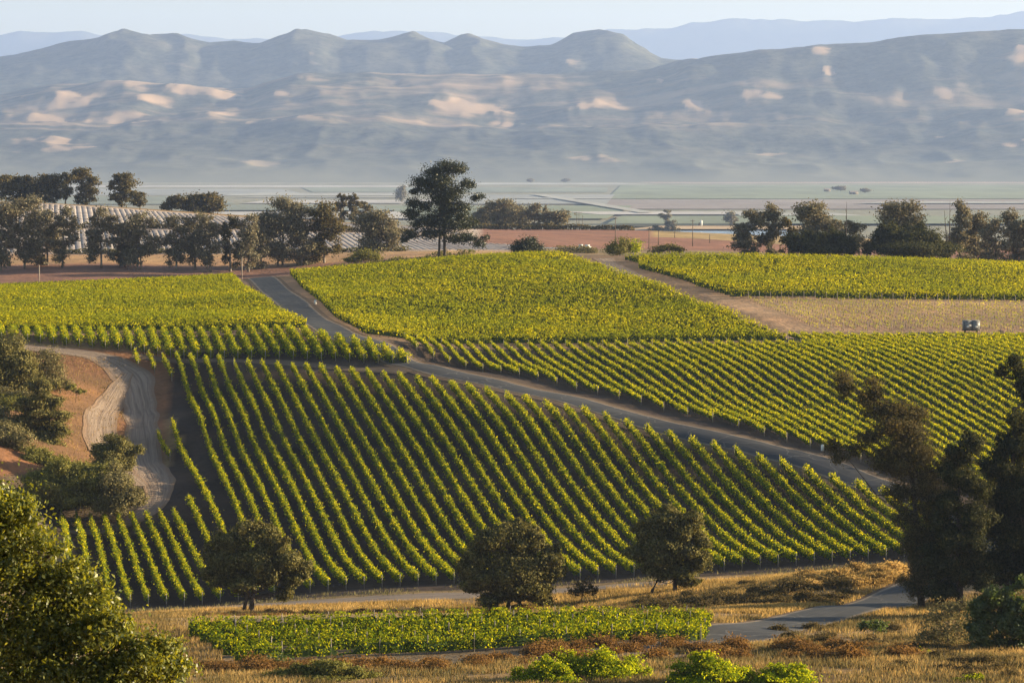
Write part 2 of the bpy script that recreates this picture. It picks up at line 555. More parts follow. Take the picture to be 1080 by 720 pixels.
def asphalt_mat():
    m, nt, out = new_mat("asphalt")
    uv = N(nt, "UVMap")
    sep = N(nt, "SeparateXYZ")
    nt.links.new(uv.outputs[0], sep.inputs[0])
    pos = objpos(nt)
    # u runs 0..1 across: pale dusty edges, darker wheel tracks
    e1 = N(nt, "Math", operation='SUBTRACT')
    nt.links.new(sep.outputs[0], e1.inputs[0])
    e1.inputs[1].default_value = 0.5
    e2 = N(nt, "Math", operation='ABSOLUTE')
    nt.links.new(e1.outputs[0], e2.inputs[0])
    e3 = N(nt, "Math", operation='MULTIPLY_ADD')
    nt.links.new(noise(nt, 0.35, 5, 0.6, pos), e3.inputs[0])
    e3.inputs[1].default_value = 0.16
    nt.links.new(e2.outputs[0], e3.inputs[2])
    edge = ramp(nt, e3.outputs[0], 0.49, 0.57)
    base = mixrgb(nt, (0.030, 0.033, 0.040), (0.052, 0.053, 0.058), ramp(nt, noise(nt, 0.12, 6, 0.65, pos), 0.35, 0.7))
    base = mixrgb(nt, base, (0.115, 0.108, 0.10), ramp(nt, noise(nt, 2.5, 5, 0.7, pos), 0.62, 0.8))
    mpw = N(nt, "Mapping")
    mpw.inputs["Scale"].default_value = (7.0, 0.03, 1)
    nt.links.new(uv.outputs[0], mpw.inputs[0])
    base = mixrgb(nt, base, (0.09, 0.085, 0.08), ramp(nt, noise(nt, 1.2, 5, 0.65, mpw.outputs[0], 0.3), 0.52, 0.85))
    # tar-sealed cracks
    vo = N(nt, "TexVoronoi", feature='DISTANCE_TO_EDGE')
    vo.inputs["Scale"].default_value = 0.11
    nv = N(nt, "TexNoise")
    nv.inputs["Scale"].default_value = 0.3
    nt.links.new(pos, nv.inputs["Vector"])
    ad = N(nt, "VectorMath", operation='MULTIPLY_ADD')
    nt.links.new(nv.outputs["Color"], ad.inputs[0])
    ad.inputs[1].default_value = (3, 3, 3)
    nt.links.new(pos, ad.inputs[2])
    nt.links.new(ad.outputs[0], vo.inputs["Vector"])
    base = mixrgb(nt, (0.105, 0.10, 0.097), base, ramp(nt, vo.outputs["Distance"], 0.003, 0.012))
    col = mixrgb(nt, base, (0.23, 0.18, 0.13), edge)
    bs = N(nt, "BsdfPrincipled")
    bs.inputs["Roughness"].default_value = 0.85
    bs.inputs["Specular IOR Level"].default_value = 0.25
    nt.links.new(col, bs.inputs["Base Color"])
    nt.links.new(bs.outputs[0], out.inputs[0])
    return m


def track_mat(name, pale, dark, edge_col, wheel=True):
    """bare track: streaks along its length, edges that fray into the ground"""
    m, nt, out = new_mat(name)
    uv = N(nt, "UVMap")
    mp = N(nt, "Mapping")
    mp.inputs["Scale"].default_value = (9.0, 0.035, 1)
    nt.links.new(uv.outputs[0], mp.inputs[0])
    streak = ramp(nt, noise(nt, 1.4, 7, 0.72, mp.outputs[0], 0.7), 0.32, 0.70)
    pos = objpos(nt)
    col = mixrgb(nt, dark, pale, streak)
    col = mixrgb(nt, col, dark, ramp(nt, noise(nt, 0.25, 5, 0.6, pos), 0.55, 0.8))
    sep = N(nt, "SeparateXYZ")
    nt.links.new(uv.outputs[0], sep.inputs[0])
    e1 = N(nt, "Math", operation='SUBTRACT')
    nt.links.new(sep.outputs[0], e1.inputs[0])
    e1.inputs[1].default_value = 0.5
    e2 = N(nt, "Math", operation='ABSOLUTE')
    nt.links.new(e1.outputs[0], e2.inputs[0])
    e3 = N(nt, "Math", operation='MULTIPLY_ADD')
    nt.links.new(noise(nt, 0.3, 5, 0.65, pos), e3.inputs[0])
    e3.inputs[1].default_value = 0.35
    nt.links.new(e2.outputs[0], e3.inputs[2])
    col = mixrgb(nt, col, edge_col, ramp(nt, e3.outputs[0], 0.50, 0.64))
    bs = N(nt, "BsdfPrincipled")
    bs.inputs["Roughness"].default_value = 0.95
    bs.inputs["Specular IOR Level"].default_value = 0.1
    nt.links.new(col, bs.inputs["Base Color"])
    bp = N(nt, "Bump")
    bp.inputs["Strength"].default_value = 0.8
    bp.inputs["Distance"].default_value = 0.12
    nt.links.new(streak, bp.inputs["Height"])
    nt.links.new(bp.outputs[0], bs.inputs["Normal"])
    nt.links.new(bs.outputs[0], out.inputs[0])
    return m


def ground_mat():
    m, nt, out = new_mat("ground_soil_and_grass")
    at_ = N(nt, "Attribute", attribute_name="zone")
    pos = objpos(nt)
    col = at_.outputs["Color"]
    f1 = noise(nt, 0.09, 5, 0.6, pos)
    f2 = noise(nt, 0.9, 5, 0.65, pos)
    col = mixrgb(nt, col, mixrgb(nt, col, (1.45, 1.35, 1.25), 1.0, 'MULTIPLY'), ramp(nt, f1, 0.42, 0.68))
    col = mixrgb(nt, col, mixrgb(nt, col, (0.62, 0.62, 0.60), 1.0, 'MULTIPLY'), ramp(nt, f2, 0.5, 0.75))
    bs = N(nt, "BsdfPrincipled")
    bs.inputs["Roughness"].default_value = 0.95
    bs.inputs["Specular IOR Level"].default_value = 0.1
    nt.links.new(col, bs.inputs["Base Color"])
    bp = N(nt, "Bump")
    bp.inputs["Strength"].default_value = 0.9
    bp.inputs["Distance"].default_value = 0.35
    nt.links.new(noise(nt, 0.7, 6, 0.65, pos), bp.inputs["Height"])
    nt.links.new(bp.outputs[0], bs.inputs["Normal"])
    nt.links.new(bs.outputs[0], out.inputs[0])
    return m


def hill_mat():
    m, nt, out = new_mat("dry_hills")
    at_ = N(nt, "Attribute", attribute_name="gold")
    pos = objpos(nt, (0.7, 1.9, 1.0), 0.15)
    pos2 = objpos(nt)
    n1 = noise(nt, 0.0024, 5, 0.58, pos, 0.5)
    n2 = noise(nt, 0.014, 6, 0.68, pos2)
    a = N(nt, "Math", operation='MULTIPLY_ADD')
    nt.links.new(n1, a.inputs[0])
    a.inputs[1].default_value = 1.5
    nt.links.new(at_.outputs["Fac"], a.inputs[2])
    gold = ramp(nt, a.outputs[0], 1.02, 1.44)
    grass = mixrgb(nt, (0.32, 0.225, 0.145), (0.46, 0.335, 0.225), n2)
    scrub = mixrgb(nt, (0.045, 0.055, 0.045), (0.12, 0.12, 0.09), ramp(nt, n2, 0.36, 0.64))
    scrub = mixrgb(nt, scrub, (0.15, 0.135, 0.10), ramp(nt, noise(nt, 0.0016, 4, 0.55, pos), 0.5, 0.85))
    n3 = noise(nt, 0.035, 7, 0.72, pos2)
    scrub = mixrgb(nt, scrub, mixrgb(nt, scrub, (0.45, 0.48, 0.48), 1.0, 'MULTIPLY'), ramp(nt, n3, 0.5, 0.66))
    # the lowest slopes fade to a paler tone: valley haze put into the colour
    sx = N(nt, "SeparateXYZ")
    nt.links.new(pos2, sx.inputs[0])
    foot = ramp(nt, sx.outputs[2], 55.0, -62.0)
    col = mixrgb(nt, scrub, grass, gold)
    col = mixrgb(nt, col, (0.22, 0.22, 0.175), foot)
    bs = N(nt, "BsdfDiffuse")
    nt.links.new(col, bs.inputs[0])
    nt.links.new(bs.outputs[0], out.inputs[0])
    return m


M['asphalt'] = asphalt_mat()
M['track'] = track_mat("pale_dirt_track", (0.36, 0.28, 0.215), (0.155, 0.112, 0.088), (0.23, 0.155, 0.105))
M['verge_track'] = track_mat("grey_dirt_track", (0.30, 0.245, 0.20), (0.17, 0.135, 0.115), (0.27, 0.19, 0.10))
M['shoulder'] = track_mat("road_shoulder_dirt", (0.20, 0.145, 0.10), (0.12, 0.085, 0.06), (0.12, 0.085, 0.058))
M['ground'] = ground_mat()
M['hill'] = hill_mat()

# ================================================================ the land: one sheet from the camera's hill to the far side of the valley
def in_poly(px, py, poly):
    inside = np.zeros(px.shape, bool)
    j = len(poly) - 1
    for i in range(len(poly)):
        xi, yi = poly[i]
        xj, yj = poly[j]
        c = ((yi > py) != (yj > py)) & (px < (xj - xi) * (py - yi) / (yj - yi + 1e-9) + xi)
        inside ^= c
        j = i
    return inside


# plan outlines (x,y in metres) of the vineyard blocks
def front_edge(u):          # near ends of the rows on the right slope, by row line u
    return np.interp(u, [88, 93, 94.9, 102, 114.9, 126.3, 134.5, 139.2, 148.3, 160, 172, 183, 235], [566, 560, 556, 546, 521, 494, 471.5, 463.5, 445, 433, 424, 420, 415])


def ucoord(x, y):
    return x - TAU * y


LB = np.array([low_row(k) for k in range(-10, 40)])
SP_ROW = 2.45


def zone_colours(x, y, z):
    px, py = project(x, y, z)
    u = ucoord(x, y)
    n = fbm(x * 0.05 + 30, y * 0.05 + 12, 4)
    n2 = fbm(x * 0.2 + 3, y * 0.2 + 50, 3)
    c = np.empty((len(x), 3))
    c[:] = (0.22, 0.15, 0.075)                                             # dry grass

    def put(mask, col, col2=None):
        if col2 is None:
            c[mask] = col
        else:
            t = np.clip((n[mask] - 0.35) / 0.3, 0, 1)[:, None]
            c[mask] = np.array(col) * (1 - t) + np.array(col2) * t
    put((y < 232), (0.28, 0.18, 0.08), (0.20, 0.13, 0.06))
    put((y > 243 + 4 * n) & (y < 283) & (px > 222) & (px < 770), (0.20, 0.15, 0.10), (0.13, 0.10, 0.07))
    put((y > 283) & (y < 352 + 4 * n) & (px < 700), (0.26, 0.175, 0.075), (0.36, 0.25, 0.11))
    # soil of the steep lower field and the slope right of the road
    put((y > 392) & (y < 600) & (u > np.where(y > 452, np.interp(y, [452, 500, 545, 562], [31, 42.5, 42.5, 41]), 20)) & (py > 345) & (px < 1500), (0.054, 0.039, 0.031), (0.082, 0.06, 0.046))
    # orange bank on the left
    put((y > 445) & (y < 563) & (px < 185 - (py - 370) * 0.12) & (py > 360), (0.215, 0.105, 0.055), (0.15, 0.088, 0.048))
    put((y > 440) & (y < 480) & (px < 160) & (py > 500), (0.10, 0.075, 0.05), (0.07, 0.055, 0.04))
    # upper fields
    put((y > 562 + 3 * n) & (y < 815) & (py < 372), (0.23, 0.155, 0.10), (0.17, 0.12, 0.08))
    put((y > 602) & (y < 672) & (u > 178), (0.40, 0.265, 0.165), (0.33, 0.21, 0.13))
    put((y > 815) & (y < 905), (0.245, 0.135, 0.10), (0.215, 0.125, 0.095))
    put((y >= 905) & (y < 945), (0.40, 0.26, 0.14), (0.34, 0.21, 0.12))
    put((y >= 945) & (y < 1215) & (px < 540), (0.42, 0.35, 0.31), (0.34, 0.27, 0.23))
    put((y >= 950) & (y < 1400) & (px >= 505), (0.25, 0.13, 0.095), (0.22, 0.12, 0.09))
    put((y >= 880) & (y < 1000) & (px >= 560), (0.17, 0.14, 0.08), (0.24, 0.17, 0.10))
    put((y >= 1230) & (y < 1400) & (px > 690), (0.33, 0.24, 0.12), (0.25, 0.19, 0.10))
    # valley floor
    put(y >= 1400, (0.21, 0.215, 0.17), (0.25, 0.245, 0.195))
    return c * (0.88 + 0.24 * n2[:, None])


Ds = np.unique(np.round(np.r_[np.arange(-60, 200, 6), np.arange(200, 620, 1.6), np.arange(620, 860, 2.4), np.arange(860, 1400, 8), np.geomspace(1400, 30000, 60)], 2))
NS = 200
Sx = np.linspace(-1, 1, NS)
half = np.where(Ds < 1400, np.maximum(70, 0.235 * Ds + 40), 0.235 * 1400 + 40 + (Ds - 1400) * 0.5)
GX = Sx[None, :] * half[:, None]
GY = np.repeat(Ds[:, None], NS, 1)
GZ = tz(GX.ravel(), GY.ravel()).reshape(GX.shape)
FREEZE = (GY > 200) & (GY < 860)
GZ = GZ + np.where(GY < 1330, (fbm(GX * 0.13, GY * 0.13, 3) - 0.5) * 0.22, 0)


def ground_z(x, y):
    """height of the ground sheet as built"""
    x = np.atleast_1d(np.asarray(x, float))
    y = np.atleast_1d(np.asarray(y, float))
    return tz(x, y) + np.where(y < 1330, (fbm(x * 0.13, y * 0.13, 3) - 0.5) * 0.22, 0)


def gz(x, y):
    return float(ground_z(x, y)[0])


def on(px, D, dz=0.0):
    """point of the ground at forward distance D, under photo column px"""
    x = XD(px, D)
    # the column drifts slightly with height because the camera looks down
    z = gz(x, D)
    x = (px - 540.0) / FPX * (D * CP - z * SP)
    return (x, D, gz(x, D) + dz)


mb = MB()
ii = np.arange(len(Ds) - 1)[:, None] * NS + np.arange(NS - 1)[None, :]
mb.add(np.stack([GX, GY, GZ], -1), np.stack([ii, ii + 1, ii + NS + 1, ii + NS], -1).reshape(-1, 4))
ground = tag(mb.build("ground", M['ground'], smooth=True), kind='structure')
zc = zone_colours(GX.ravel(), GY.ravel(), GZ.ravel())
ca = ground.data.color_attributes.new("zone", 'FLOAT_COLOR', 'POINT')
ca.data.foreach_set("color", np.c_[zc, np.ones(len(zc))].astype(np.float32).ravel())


def strip(name, pts, widths, mat, dz, nw=8, step=2.0, crown=0.0, fray=0.0):
    """a road or track lying on the ground, uv: u across, v along in metres"""
    pts = np.array(pts, float)
    s = np.r_[0, np.cumsum(np.linalg.norm(np.diff(pts, axis=0), axis=1))]
    k = int(s[-1] / step) + 2
    t = np.linspace(0, s[-1], k)
    # smooth the centre line
    x, y = np.interp(t, s, pts[:, 0]), np.interp(t, s, pts[:, 1])
    w = np.interp(t, s, widths)
    for _ in range(14):
        x[1:-1] = (x[:-2] + 2 * x[1:-1] + x[2:]) / 4
        y[1:-1] = (y[:-2] + 2 * y[1:-1] + y[2:]) / 4
    dx, dy = np.gradient(x), np.gradient(y)
    L = np.hypot(dx, dy)
    nx, ny = dy / L, -dx / L
    a = np.linspace(-0.5, 0.5, nw + 1)
    w = w * (1 + fray * (fbm(t * 0.09, t * 0 + len(name), 3) - 0.5) * 2)
    X = x[:, None] + nx[:, None] * a[None, :] * w[:, None]
    Y = y[:, None] + ny[:, None] * a[None, :] * w[:, None]
    Z = ground_z(X.ravel(), Y.ravel()).reshape(X.shape) + dz + crown * (0.25 - a[None, :] ** 2) * 4
    m = MB()
    n1 = nw + 1
    q = np.arange(k - 1)[:, None] * n1 + np.arange(nw)[None, :]
    m.add(np.stack([X, Y, Z], -1), np.stack([q, q + 1, q + n1 + 1, q + n1], -1).reshape(-1, 4))
    o = m.build(name, mat, smooth=True)
    uvl = o.data.uv_layers.new(name="UVMap")
    U = np.stack([np.repeat(a[None, :] + 0.5, k, 0), np.repeat(t[:, None], n1, 1)], -1).reshape(-1, 2)
    vi = np.empty(len(o.data.loops), np.int32)
    o.data.loops.foreach_get("vertex_index", vi)
    uvl.data.foreach_set("uv", U[vi].astype(np.float32).ravel())
    return tag(o, kind='structure')


def px_path(lst):
    return [on(px, D)[:2] for px, D in lst]


ROAD = px_path([(268, 826), (272, 800), (287, 735), (309, 655), (340, 600), (367, 566), (400, 556), (425, 545), (442, 534), (520, 519), (590, 506), (665, 485), (740, 469), (790, 462), (835, 455), (885, 446), (945, 434), (1005, 420),
                (1060, 402), (1080, 385), (1060, 365), (1010, 347), (960, 334), (900, 311), (855, 297), (815, 284), (770, 272), (690, 258), (600, 246)])
strip("road_shoulder", ROAD, [8.6, 8.8, 9, 9.4, 10, 10.4, 10, 9.6, 9.4] + [10.5] * 12 + [8.6] * 8, M['shoulder'], 0.05, nw=12)
strip("road", ROAD, [7.0, 7.0, 7.0, 7.2, 7.4, 7.8, 7.6, 7.0, 6.6] + [6.4] * 12 + [7.2] * 8, M['asphalt'], 0.09, nw=12, crown=0.05)
strip("dirt_track_between_fields", px_path([(636, 785), (645, 760), (690, 690), (735, 640), (790, 604), (830, 588)]), [5, 5, 5.5, 6, 6, 5], M['track'], 0.05, fray=0.35)
strip("dirt_track_below_field", px_path([(-150, 391), (40, 388), (170, 386), (330, 385), (500, 385), (700, 385), (850, 387), (930, 388), (1010, 384)]), [7, 7, 8, 9, 9, 8, 6, 4, 3], M['verge_track'], 0.05, fray=0.35)
strip("dirt_track_on_bank", px_path([(-60, 562), (0, 561), (60, 560), (110, 558), (140, 548), (148, 530), (150, 508), (156, 485), (168, 468), (168, 455), (140, 447), (100, 444), (40, 441), (-60, 440)]),
      [3.5, 3.5, 4, 5, 7, 7.5, 7, 6.5, 5.5, 4.5, 4, 4, 4, 4], M['track'], 0.05, fray=0.35, nw=12)
strip("tyre_tracks", px_path([(135, 548), (112, 524), (104, 508), (108, 494), (124, 480), (150, 466)]), [2.5, 4.5, 5.5, 5, 4, 2.5], M['track'], 0.085, fray=0.35, nw=12)
strip("field_edge_track", px_path([(140, 559), (200, 557.5), (280, 551), (360, 540), (405, 534), (432, 530)]), [3.5, 3.5, 3.5, 3.5, 3.5, 4], M['shoulder'], 0.06, fray=0.35)

# ---------------------------------------------------------------- crop fields of the valley floor (flat sheets, each a few centimetres above the last)
FIELD_COL = {'white': (0.46, 0.44, 0.42), 'grey': (0.30, 0.31, 0.30), 'green': (0.21, 0.24, 0.165), 'pale': (0.38, 0.38, 0.35), 'mauve': (0.27, 0.235, 0.22), 'tan': (0.48, 0.34, 0.20), 'pink': (0.55, 0.40, 0.34),
             'dark': (0.06, 0.07, 0.05), 'bluegreen': (0.22, 0.245, 0.20)}
for k, c in FIELD_COL.items():
    M['f_' + k] = rough_mat("field_" + k, tuple(x * 0.7 for x in c), tuple(min(1, x * 1.2) for x in c), 0.008, lo=0.25, hi=0.75, vscale=(1, 0.2, 1))


def vD(py):
    return VALLEY * -FPX / (py - HOR)


fz = 0.12
for px0, px1, p0, p1, col in [
    (-200, 430, 195.6, 197.2, 'white'), (500, 690, 193, 194.6, 'pale'), (690, 1300, 191.6, 192.8, 'pink'),
    (-200, 330, 199.5, 206, 'grey'), (235, 420, 203.5, 206.5, 'pale'), (330, 640, 198, 203, 'bluegreen'), (640, 1300, 195.5, 210, 'green'), (640, 1300, 211, 221, 'mauve'), (250, 420, 208.2, 209.0, 'pale'), (255, 425, 211.5, 215, 'white'),
    (-200, 250, 208, 216, 'bluegreen'), (430, 520, 211, 213.6, 'white'), (480, 640, 206, 216, 'grey'), (430, 640, 218, 232, 'green'), (200, 430, 217, 223, 'bluegreen'), (210, 440, 224.5, 232, 'white'), (632, 782, 224.6, 227.8, 'white'),
    (780, 910, 226, 229, 'pale'), (640, 1300, 229.5, 238, 'green'), (900, 1300, 214, 216, 'pale'), (560, 660, 210, 211, 'pale'), (500, 770, 238.6, 240.2, 'dark'), (660, 860, 241, 244.6, 'tan')]:
    a, b = vD(p0), vD(p1)
    x0, x1 = px0, px1
    mm = MB()
    n = 24
    tx = np.linspace(0, 1, n)
    ska, skb = rng.uniform(-45, 45, 2)
    far = np.stack([XD(x0 + ska + (x1 + skb - x0 - ska) * tx, a), np.full(n, a), np.full(n, VALLEY + fz)], -1)
    nea = np.stack([XD(x0 + (x1 - x0) * tx, b), np.full(n, b), np.full(n, VALLEY + fz)], -1)
    q = np.arange(n - 1)
    mm.add(np.vstack([far, nea]), np.stack([q, q + n, q + n + 1, q + 1], -1))
    tag(mm.build("crop_field", M['f_' + col]), kind='structure')
    fz += 0.12
# a farm track crossing the fields diagonally, and the reservoir behind the brown hill
mm = MB()
pa, pb = (300 - 0, 197.5), (650, 224)
mm.add([(XD(560, vD(206.5)), vD(206.5), VALLEY + fz), (XD(575, vD(206.3)), vD(206.3), VALLEY + fz), (XD(690, vD(226)), vD(226), VALLEY + fz), (XD(674, vD(226.4)), vD(226.4), VALLEY + fz)], [(0, 3, 2, 1)])
tag(mm.build("farm_track", M['f_pale']), kind='structure')
m_, nt_, out_ = new_mat("reservoir_water")
b_ = N(nt_, "BsdfPrincipled")
b_.inputs["Base Color"].default_value = (0.30, 0.42, 0.56, 1)
b_.inputs["Roughness"].default_value = 0.12
nt_.links.new(b_.outputs[0], out_.inputs[0])
mm = MB()
mm.add([(XD(668, vD(245)), vD(245), VALLEY + 1.6), (XD(860, vD(245)), vD(245), VALLEY + 1.6), (XD(860, vD(272)), vD(272), VALLEY + 1.6), (XD(700, vD(272)), vD(272), VALLEY + 1.6)], [(0, 3, 2, 1)])
tag(mm.build("reservoir_water", m_), kind='structure')

# ---------------------------------------------------------------- the hills across the valley
def prof(pts):
    a = np.array(pts, float)
    return lambda px: np.interp(px, a[:, 0], a[:, 1])


LAY = [
    (8700, prof([(0, 195), (1000, 195)])),
    (9100, prof([(-400, 190), (1500, 190)])),
    (10000, prof([(-400, 168), (300, 170), (540, 168), (800, 172), (1080, 170), (1500, 165)])),
    (11000, prof([(-400, 132), (0, 133), (200, 136), (420, 132), (600, 138), (800, 136), (1000, 132), (1080, 128), (1500, 115)])),
    (12300, prof([(-400, 95), (0, 100), (60, 90), (130, 88), (200, 94), (260, 100), (320, 86), (420, 80), (520, 78), (600, 76), (660, 74), (700, 74), (740, 62), (800, 54), (850, 53), (880, 50), (960, 43), (1020, 33), (1080, 31), (1200, 30), (1500, 36)])),
    (13300, prof([(-400, 108), (0, 108), (200, 104), (420, 92), (660, 84), (740, 78), (1080, 70), (1500, 70)])),
    (15000, prof([(-400, 80), (-100, 70), (0, 62), (40, 55), (80, 46), (115, 40), (134, 33), (158, 42), (185, 38), (210, 45), (245, 41), (275, 42), (300, 34), (324, 28), (345, 32), (368, 40), (400, 41), (420, 38), (437, 33), (454, 41), (470, 46), (482, 41), (494, 36), (508, 42), (522, 47), (545, 50), (580, 48),
                  (602, 37), (632, 31), (657, 38), (690, 60), (740, 70), (1500, 78)])),
    (16200, prof([(-400, 110), (1500, 110)])),
    (17200, prof([(-400, 190), (1500, 190)]))]
LD = np.array([l[0] for l in LAY], float)
HD = np.r_[np.arange(8700, 13400, 40), np.arange(13400, 17240, 60)].astype(float)
HP = np.arange(-320, 1404, 3.0)
LZ = np.stack([-(l[1](HP) - HOR) / FPX * l[0] for l in LAY])             # heights at the layers
hz = np.empty((len(HD), len(HP)))
for i, d in enumerate(HD):
    j = min(np.searchsorted(LD, d, 'right') - 1, len(LD) - 2)
    t = (d - LD[j]) / (LD[j + 1] - LD[j])
    t = t * t * (3 - 2 * t) if j >= 3 else t
    away = min(abs(d - 12300), abs(d - 15000)) / 350.0
    sh = 70 * (fbm(HP / 60.0 + 3, np.full(len(HP), d / 420.0), 3) - 0.5) * min(1.0, away)
    row = [np.interp(HP + sh, HP, LZ[k]) for k in (j, j + 1)]
    hz[i] = row[0] * (1 - t) + row[1] * t
HX = (HP[None, :] - 540) / FPX * HD[:, None]
HY = np.repeat(HD[:, None], len(HP), 1)
wx = HX + 350 * (fbm(HX / 900.0 + 5, HY / 900.0, 3) - 0.5)
wy = HY + 350 * (fbm(HX / 900.0 + 55, HY / 900.0 + 9, 3) - 0.5)
fold = ridged(wx / 1150.0 + 3, wy / 1500.0 + 8, 4) - 0.62
fine = fbm(HX / 260.0, HY / 260.0, 4) - 0.5
amp = np.interp(HD, [8700, 9100, 9700, 10800, 12000, 12400, 13300, 14800, 15200, 16500], [0, 8, 55, 120, 105, 60, 120, 75, 65, 60])[:, None]
fold2 = ridged((HX + 120 * fbm(HX / 300.0, HY / 300.0, 3)) / 430.0 + 31, (HY + 0.45 * HX) / 900.0 + 5, 4) - 0.62
hz = np.maximum(hz + amp * 0.95 * fold + amp * 0.34 * fold2 + amp * 0.28 * fine, VALLEY - 1.0)
ppx, ppy = project(HX.ravel(), HY.ravel(), hz.ravel())
gold = np.zeros(len(ppx))
KNOLLS = [(40, 108, 42, 10), (30, 125, 38, 10), (115, 91, 36, 7), (145, 107, 30, 9), (210, 100, 44, 11), (125, 120, 36, 7), (220, 122, 50, 9), (170, 130, 46, 5), (280, 103, 24, 7), (290, 86, 44, 5), (330, 62, 20, 5), (60, 155, 40, 6),
                           (320, 124, 50, 5), (468, 105, 24, 9), (480, 118, 66, 6), (525, 85, 24, 7), (385, 76, 34, 3), (255, 172, 24, 4), (585, 75, 38, 9), (707, 92, 38, 11), (615, 118, 54, 9), (570, 133, 34, 6), (780, 100, 44, 8), (730, 117, 54, 7),
                           (860, 55, 22, 6), (895, 71, 12, 5), (1060, 70, 22, 10), (995, 98, 30, 6), (1058, 120, 38, 10), (1030, 142, 15, 10), (990, 170, 22, 3), (710, 67, 33, 6), (1075, 152, 20, 3), (820, 163, 12, 2), (640, 170, 30, 2.5)]
bump = np.zeros(len(ppx))
XX, YY = HX.ravel(), HY.ravel()
WXX = XX + 520 * (fbm(XX / 420.0 + 5, YY / 240.0, 5) - 0.5)
WYY = YY + 620 * (fbm(XX / 420.0 + 45, YY / 240.0 + 7, 5) - 0.5)
for cx_, cy_, rx_, ry_ in KNOLLS:
    cand = np.where((np.abs(ppx - cx_) < 4) & (np.abs(ppy - cy_) < 2.0))[0]
    if len(cand) == 0:
        continue
    k_ = cand[np.argmin(YY[cand])]
    rr = rx_ * YY[k_] / FPX
    x_, y_ = XX[k_], YY[k_] + 0.25 * rr
    dd = np.sqrt(((WXX - x_) / (rr * 1.2)) ** 2 + ((WYY - y_) / (rr * 0.85)) ** 2)
    gold = np.maximum(gold, np.clip(1.3 - dd, 0, 1))
    b2 = ((XX - x_) / (rr * 0.8)) ** 2 + ((YY - y_) / (rr * 0.9)) ** 2
    bump = np.maximum(bump, min(60.0, ry_ * 0.55 * YY[k_] / FPX) * np.exp(-b2))
hz = hz + bump.reshape(hz.shape)
# gold grass is boosted on sun-facing slopes: lit sides put into the colour
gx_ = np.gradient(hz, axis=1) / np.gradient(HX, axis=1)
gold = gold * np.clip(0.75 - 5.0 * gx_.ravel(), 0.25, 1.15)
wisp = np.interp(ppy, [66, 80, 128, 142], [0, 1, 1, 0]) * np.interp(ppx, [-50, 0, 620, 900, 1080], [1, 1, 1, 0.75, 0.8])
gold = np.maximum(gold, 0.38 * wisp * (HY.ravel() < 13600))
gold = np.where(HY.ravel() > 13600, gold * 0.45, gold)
mm = MB()
nW = len(HP)
q = np.arange(len(HD) - 1)[:, None] * nW + np.arange(nW - 1)[None, :]
mm.add(np.stack([HX, HY, hz], -1), np.stack([q, q + 1, q + nW + 1, q + nW], -1).reshape(-1, 4))
hills = tag(mm.build("hills", M['hill'], smooth=True), kind='structure')
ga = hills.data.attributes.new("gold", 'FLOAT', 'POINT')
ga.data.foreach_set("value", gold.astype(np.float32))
# the farthest ridge
fp = np.arange(-320, 1404, 4.0)
f1 = prof([(-320, 45), (-60, 42), (0, 38), (25, 33), (50, 35), (90, 34), (120, 38), (150, 40), (200, 37), (240, 41), (300, 42), (350, 40), (395, 33), (450, 35), (500, 40), (540, 42), (600, 40), (640, 33), (700, 30), (760, 22), (800, 21), (860, 24), (900, 25), (950, 21),
           (1000, 23), (1040, 19), (1080, 13), (1200, 8), (1404, 14)])(fp)
fd = np.arange(30800, 33400, 140.0)
FX = (fp[None, :] - 540) / FPX * fd[:, None]
FY = np.repeat(fd[:, None], len(fp), 1)
pk = np.interp(fd, [30800, 32200, 33360], [0, 1, 0.1])[:, None]
FZ = VALLEY + (-(f1 - HOR)[None, :] / FPX * 32200 - VALLEY) * pk
FZ = FZ + 110 * (ridged(FX / 1900.0, FY / 1900.0 + 4, 4) - 0.62) * np.interp(pk, [0, 0.5, 1], [0, 1, 0.35]) + 46 * (fbm(FX / 200.0, FY / 200.0, 3) - 0.5) * pk
mm = MB()
nW = len(fp)
q = np.arange(len(fd) - 1)[:, None] * nW + np.arange(nW - 1)[None, :]
mm.add(np.stack([FX, FY, FZ], -1), np.stack([q, q + 1, q + nW + 1, q + nW], -1).reshape(-1, 4))
far_ = tag(mm.build("far_hills", rough_mat("far_forest_ridge", (0.04, 0.05, 0.035), (0.09, 0.09, 0.06), 0.004)), kind='structure')

# ---------------------------------------------------------------- the air
mh, nth, outh = new_mat("haze_air")
pv = N(nth, "VolumePrincipled")
pv.inputs["Color"].default_value = (*HAZE_COLOR, 1)
pv.inputs["Density"].default_value = HAZE_DENSITY
pv.inputs["Anisotropy"].default_value = 0.2
nth.links.new(pv.outputs[0], outh.inputs["Volume"])
mm = MB()
mm.box(-24000, 24000, -400, 36000, -72, 1800)
haze = tag(mm.build("haze", mh), kind='stuff')
haze.display_type = 'WIRE'

# ================================================================ vineyards: every trellised row is a thing of its own
POST_H = 1.75


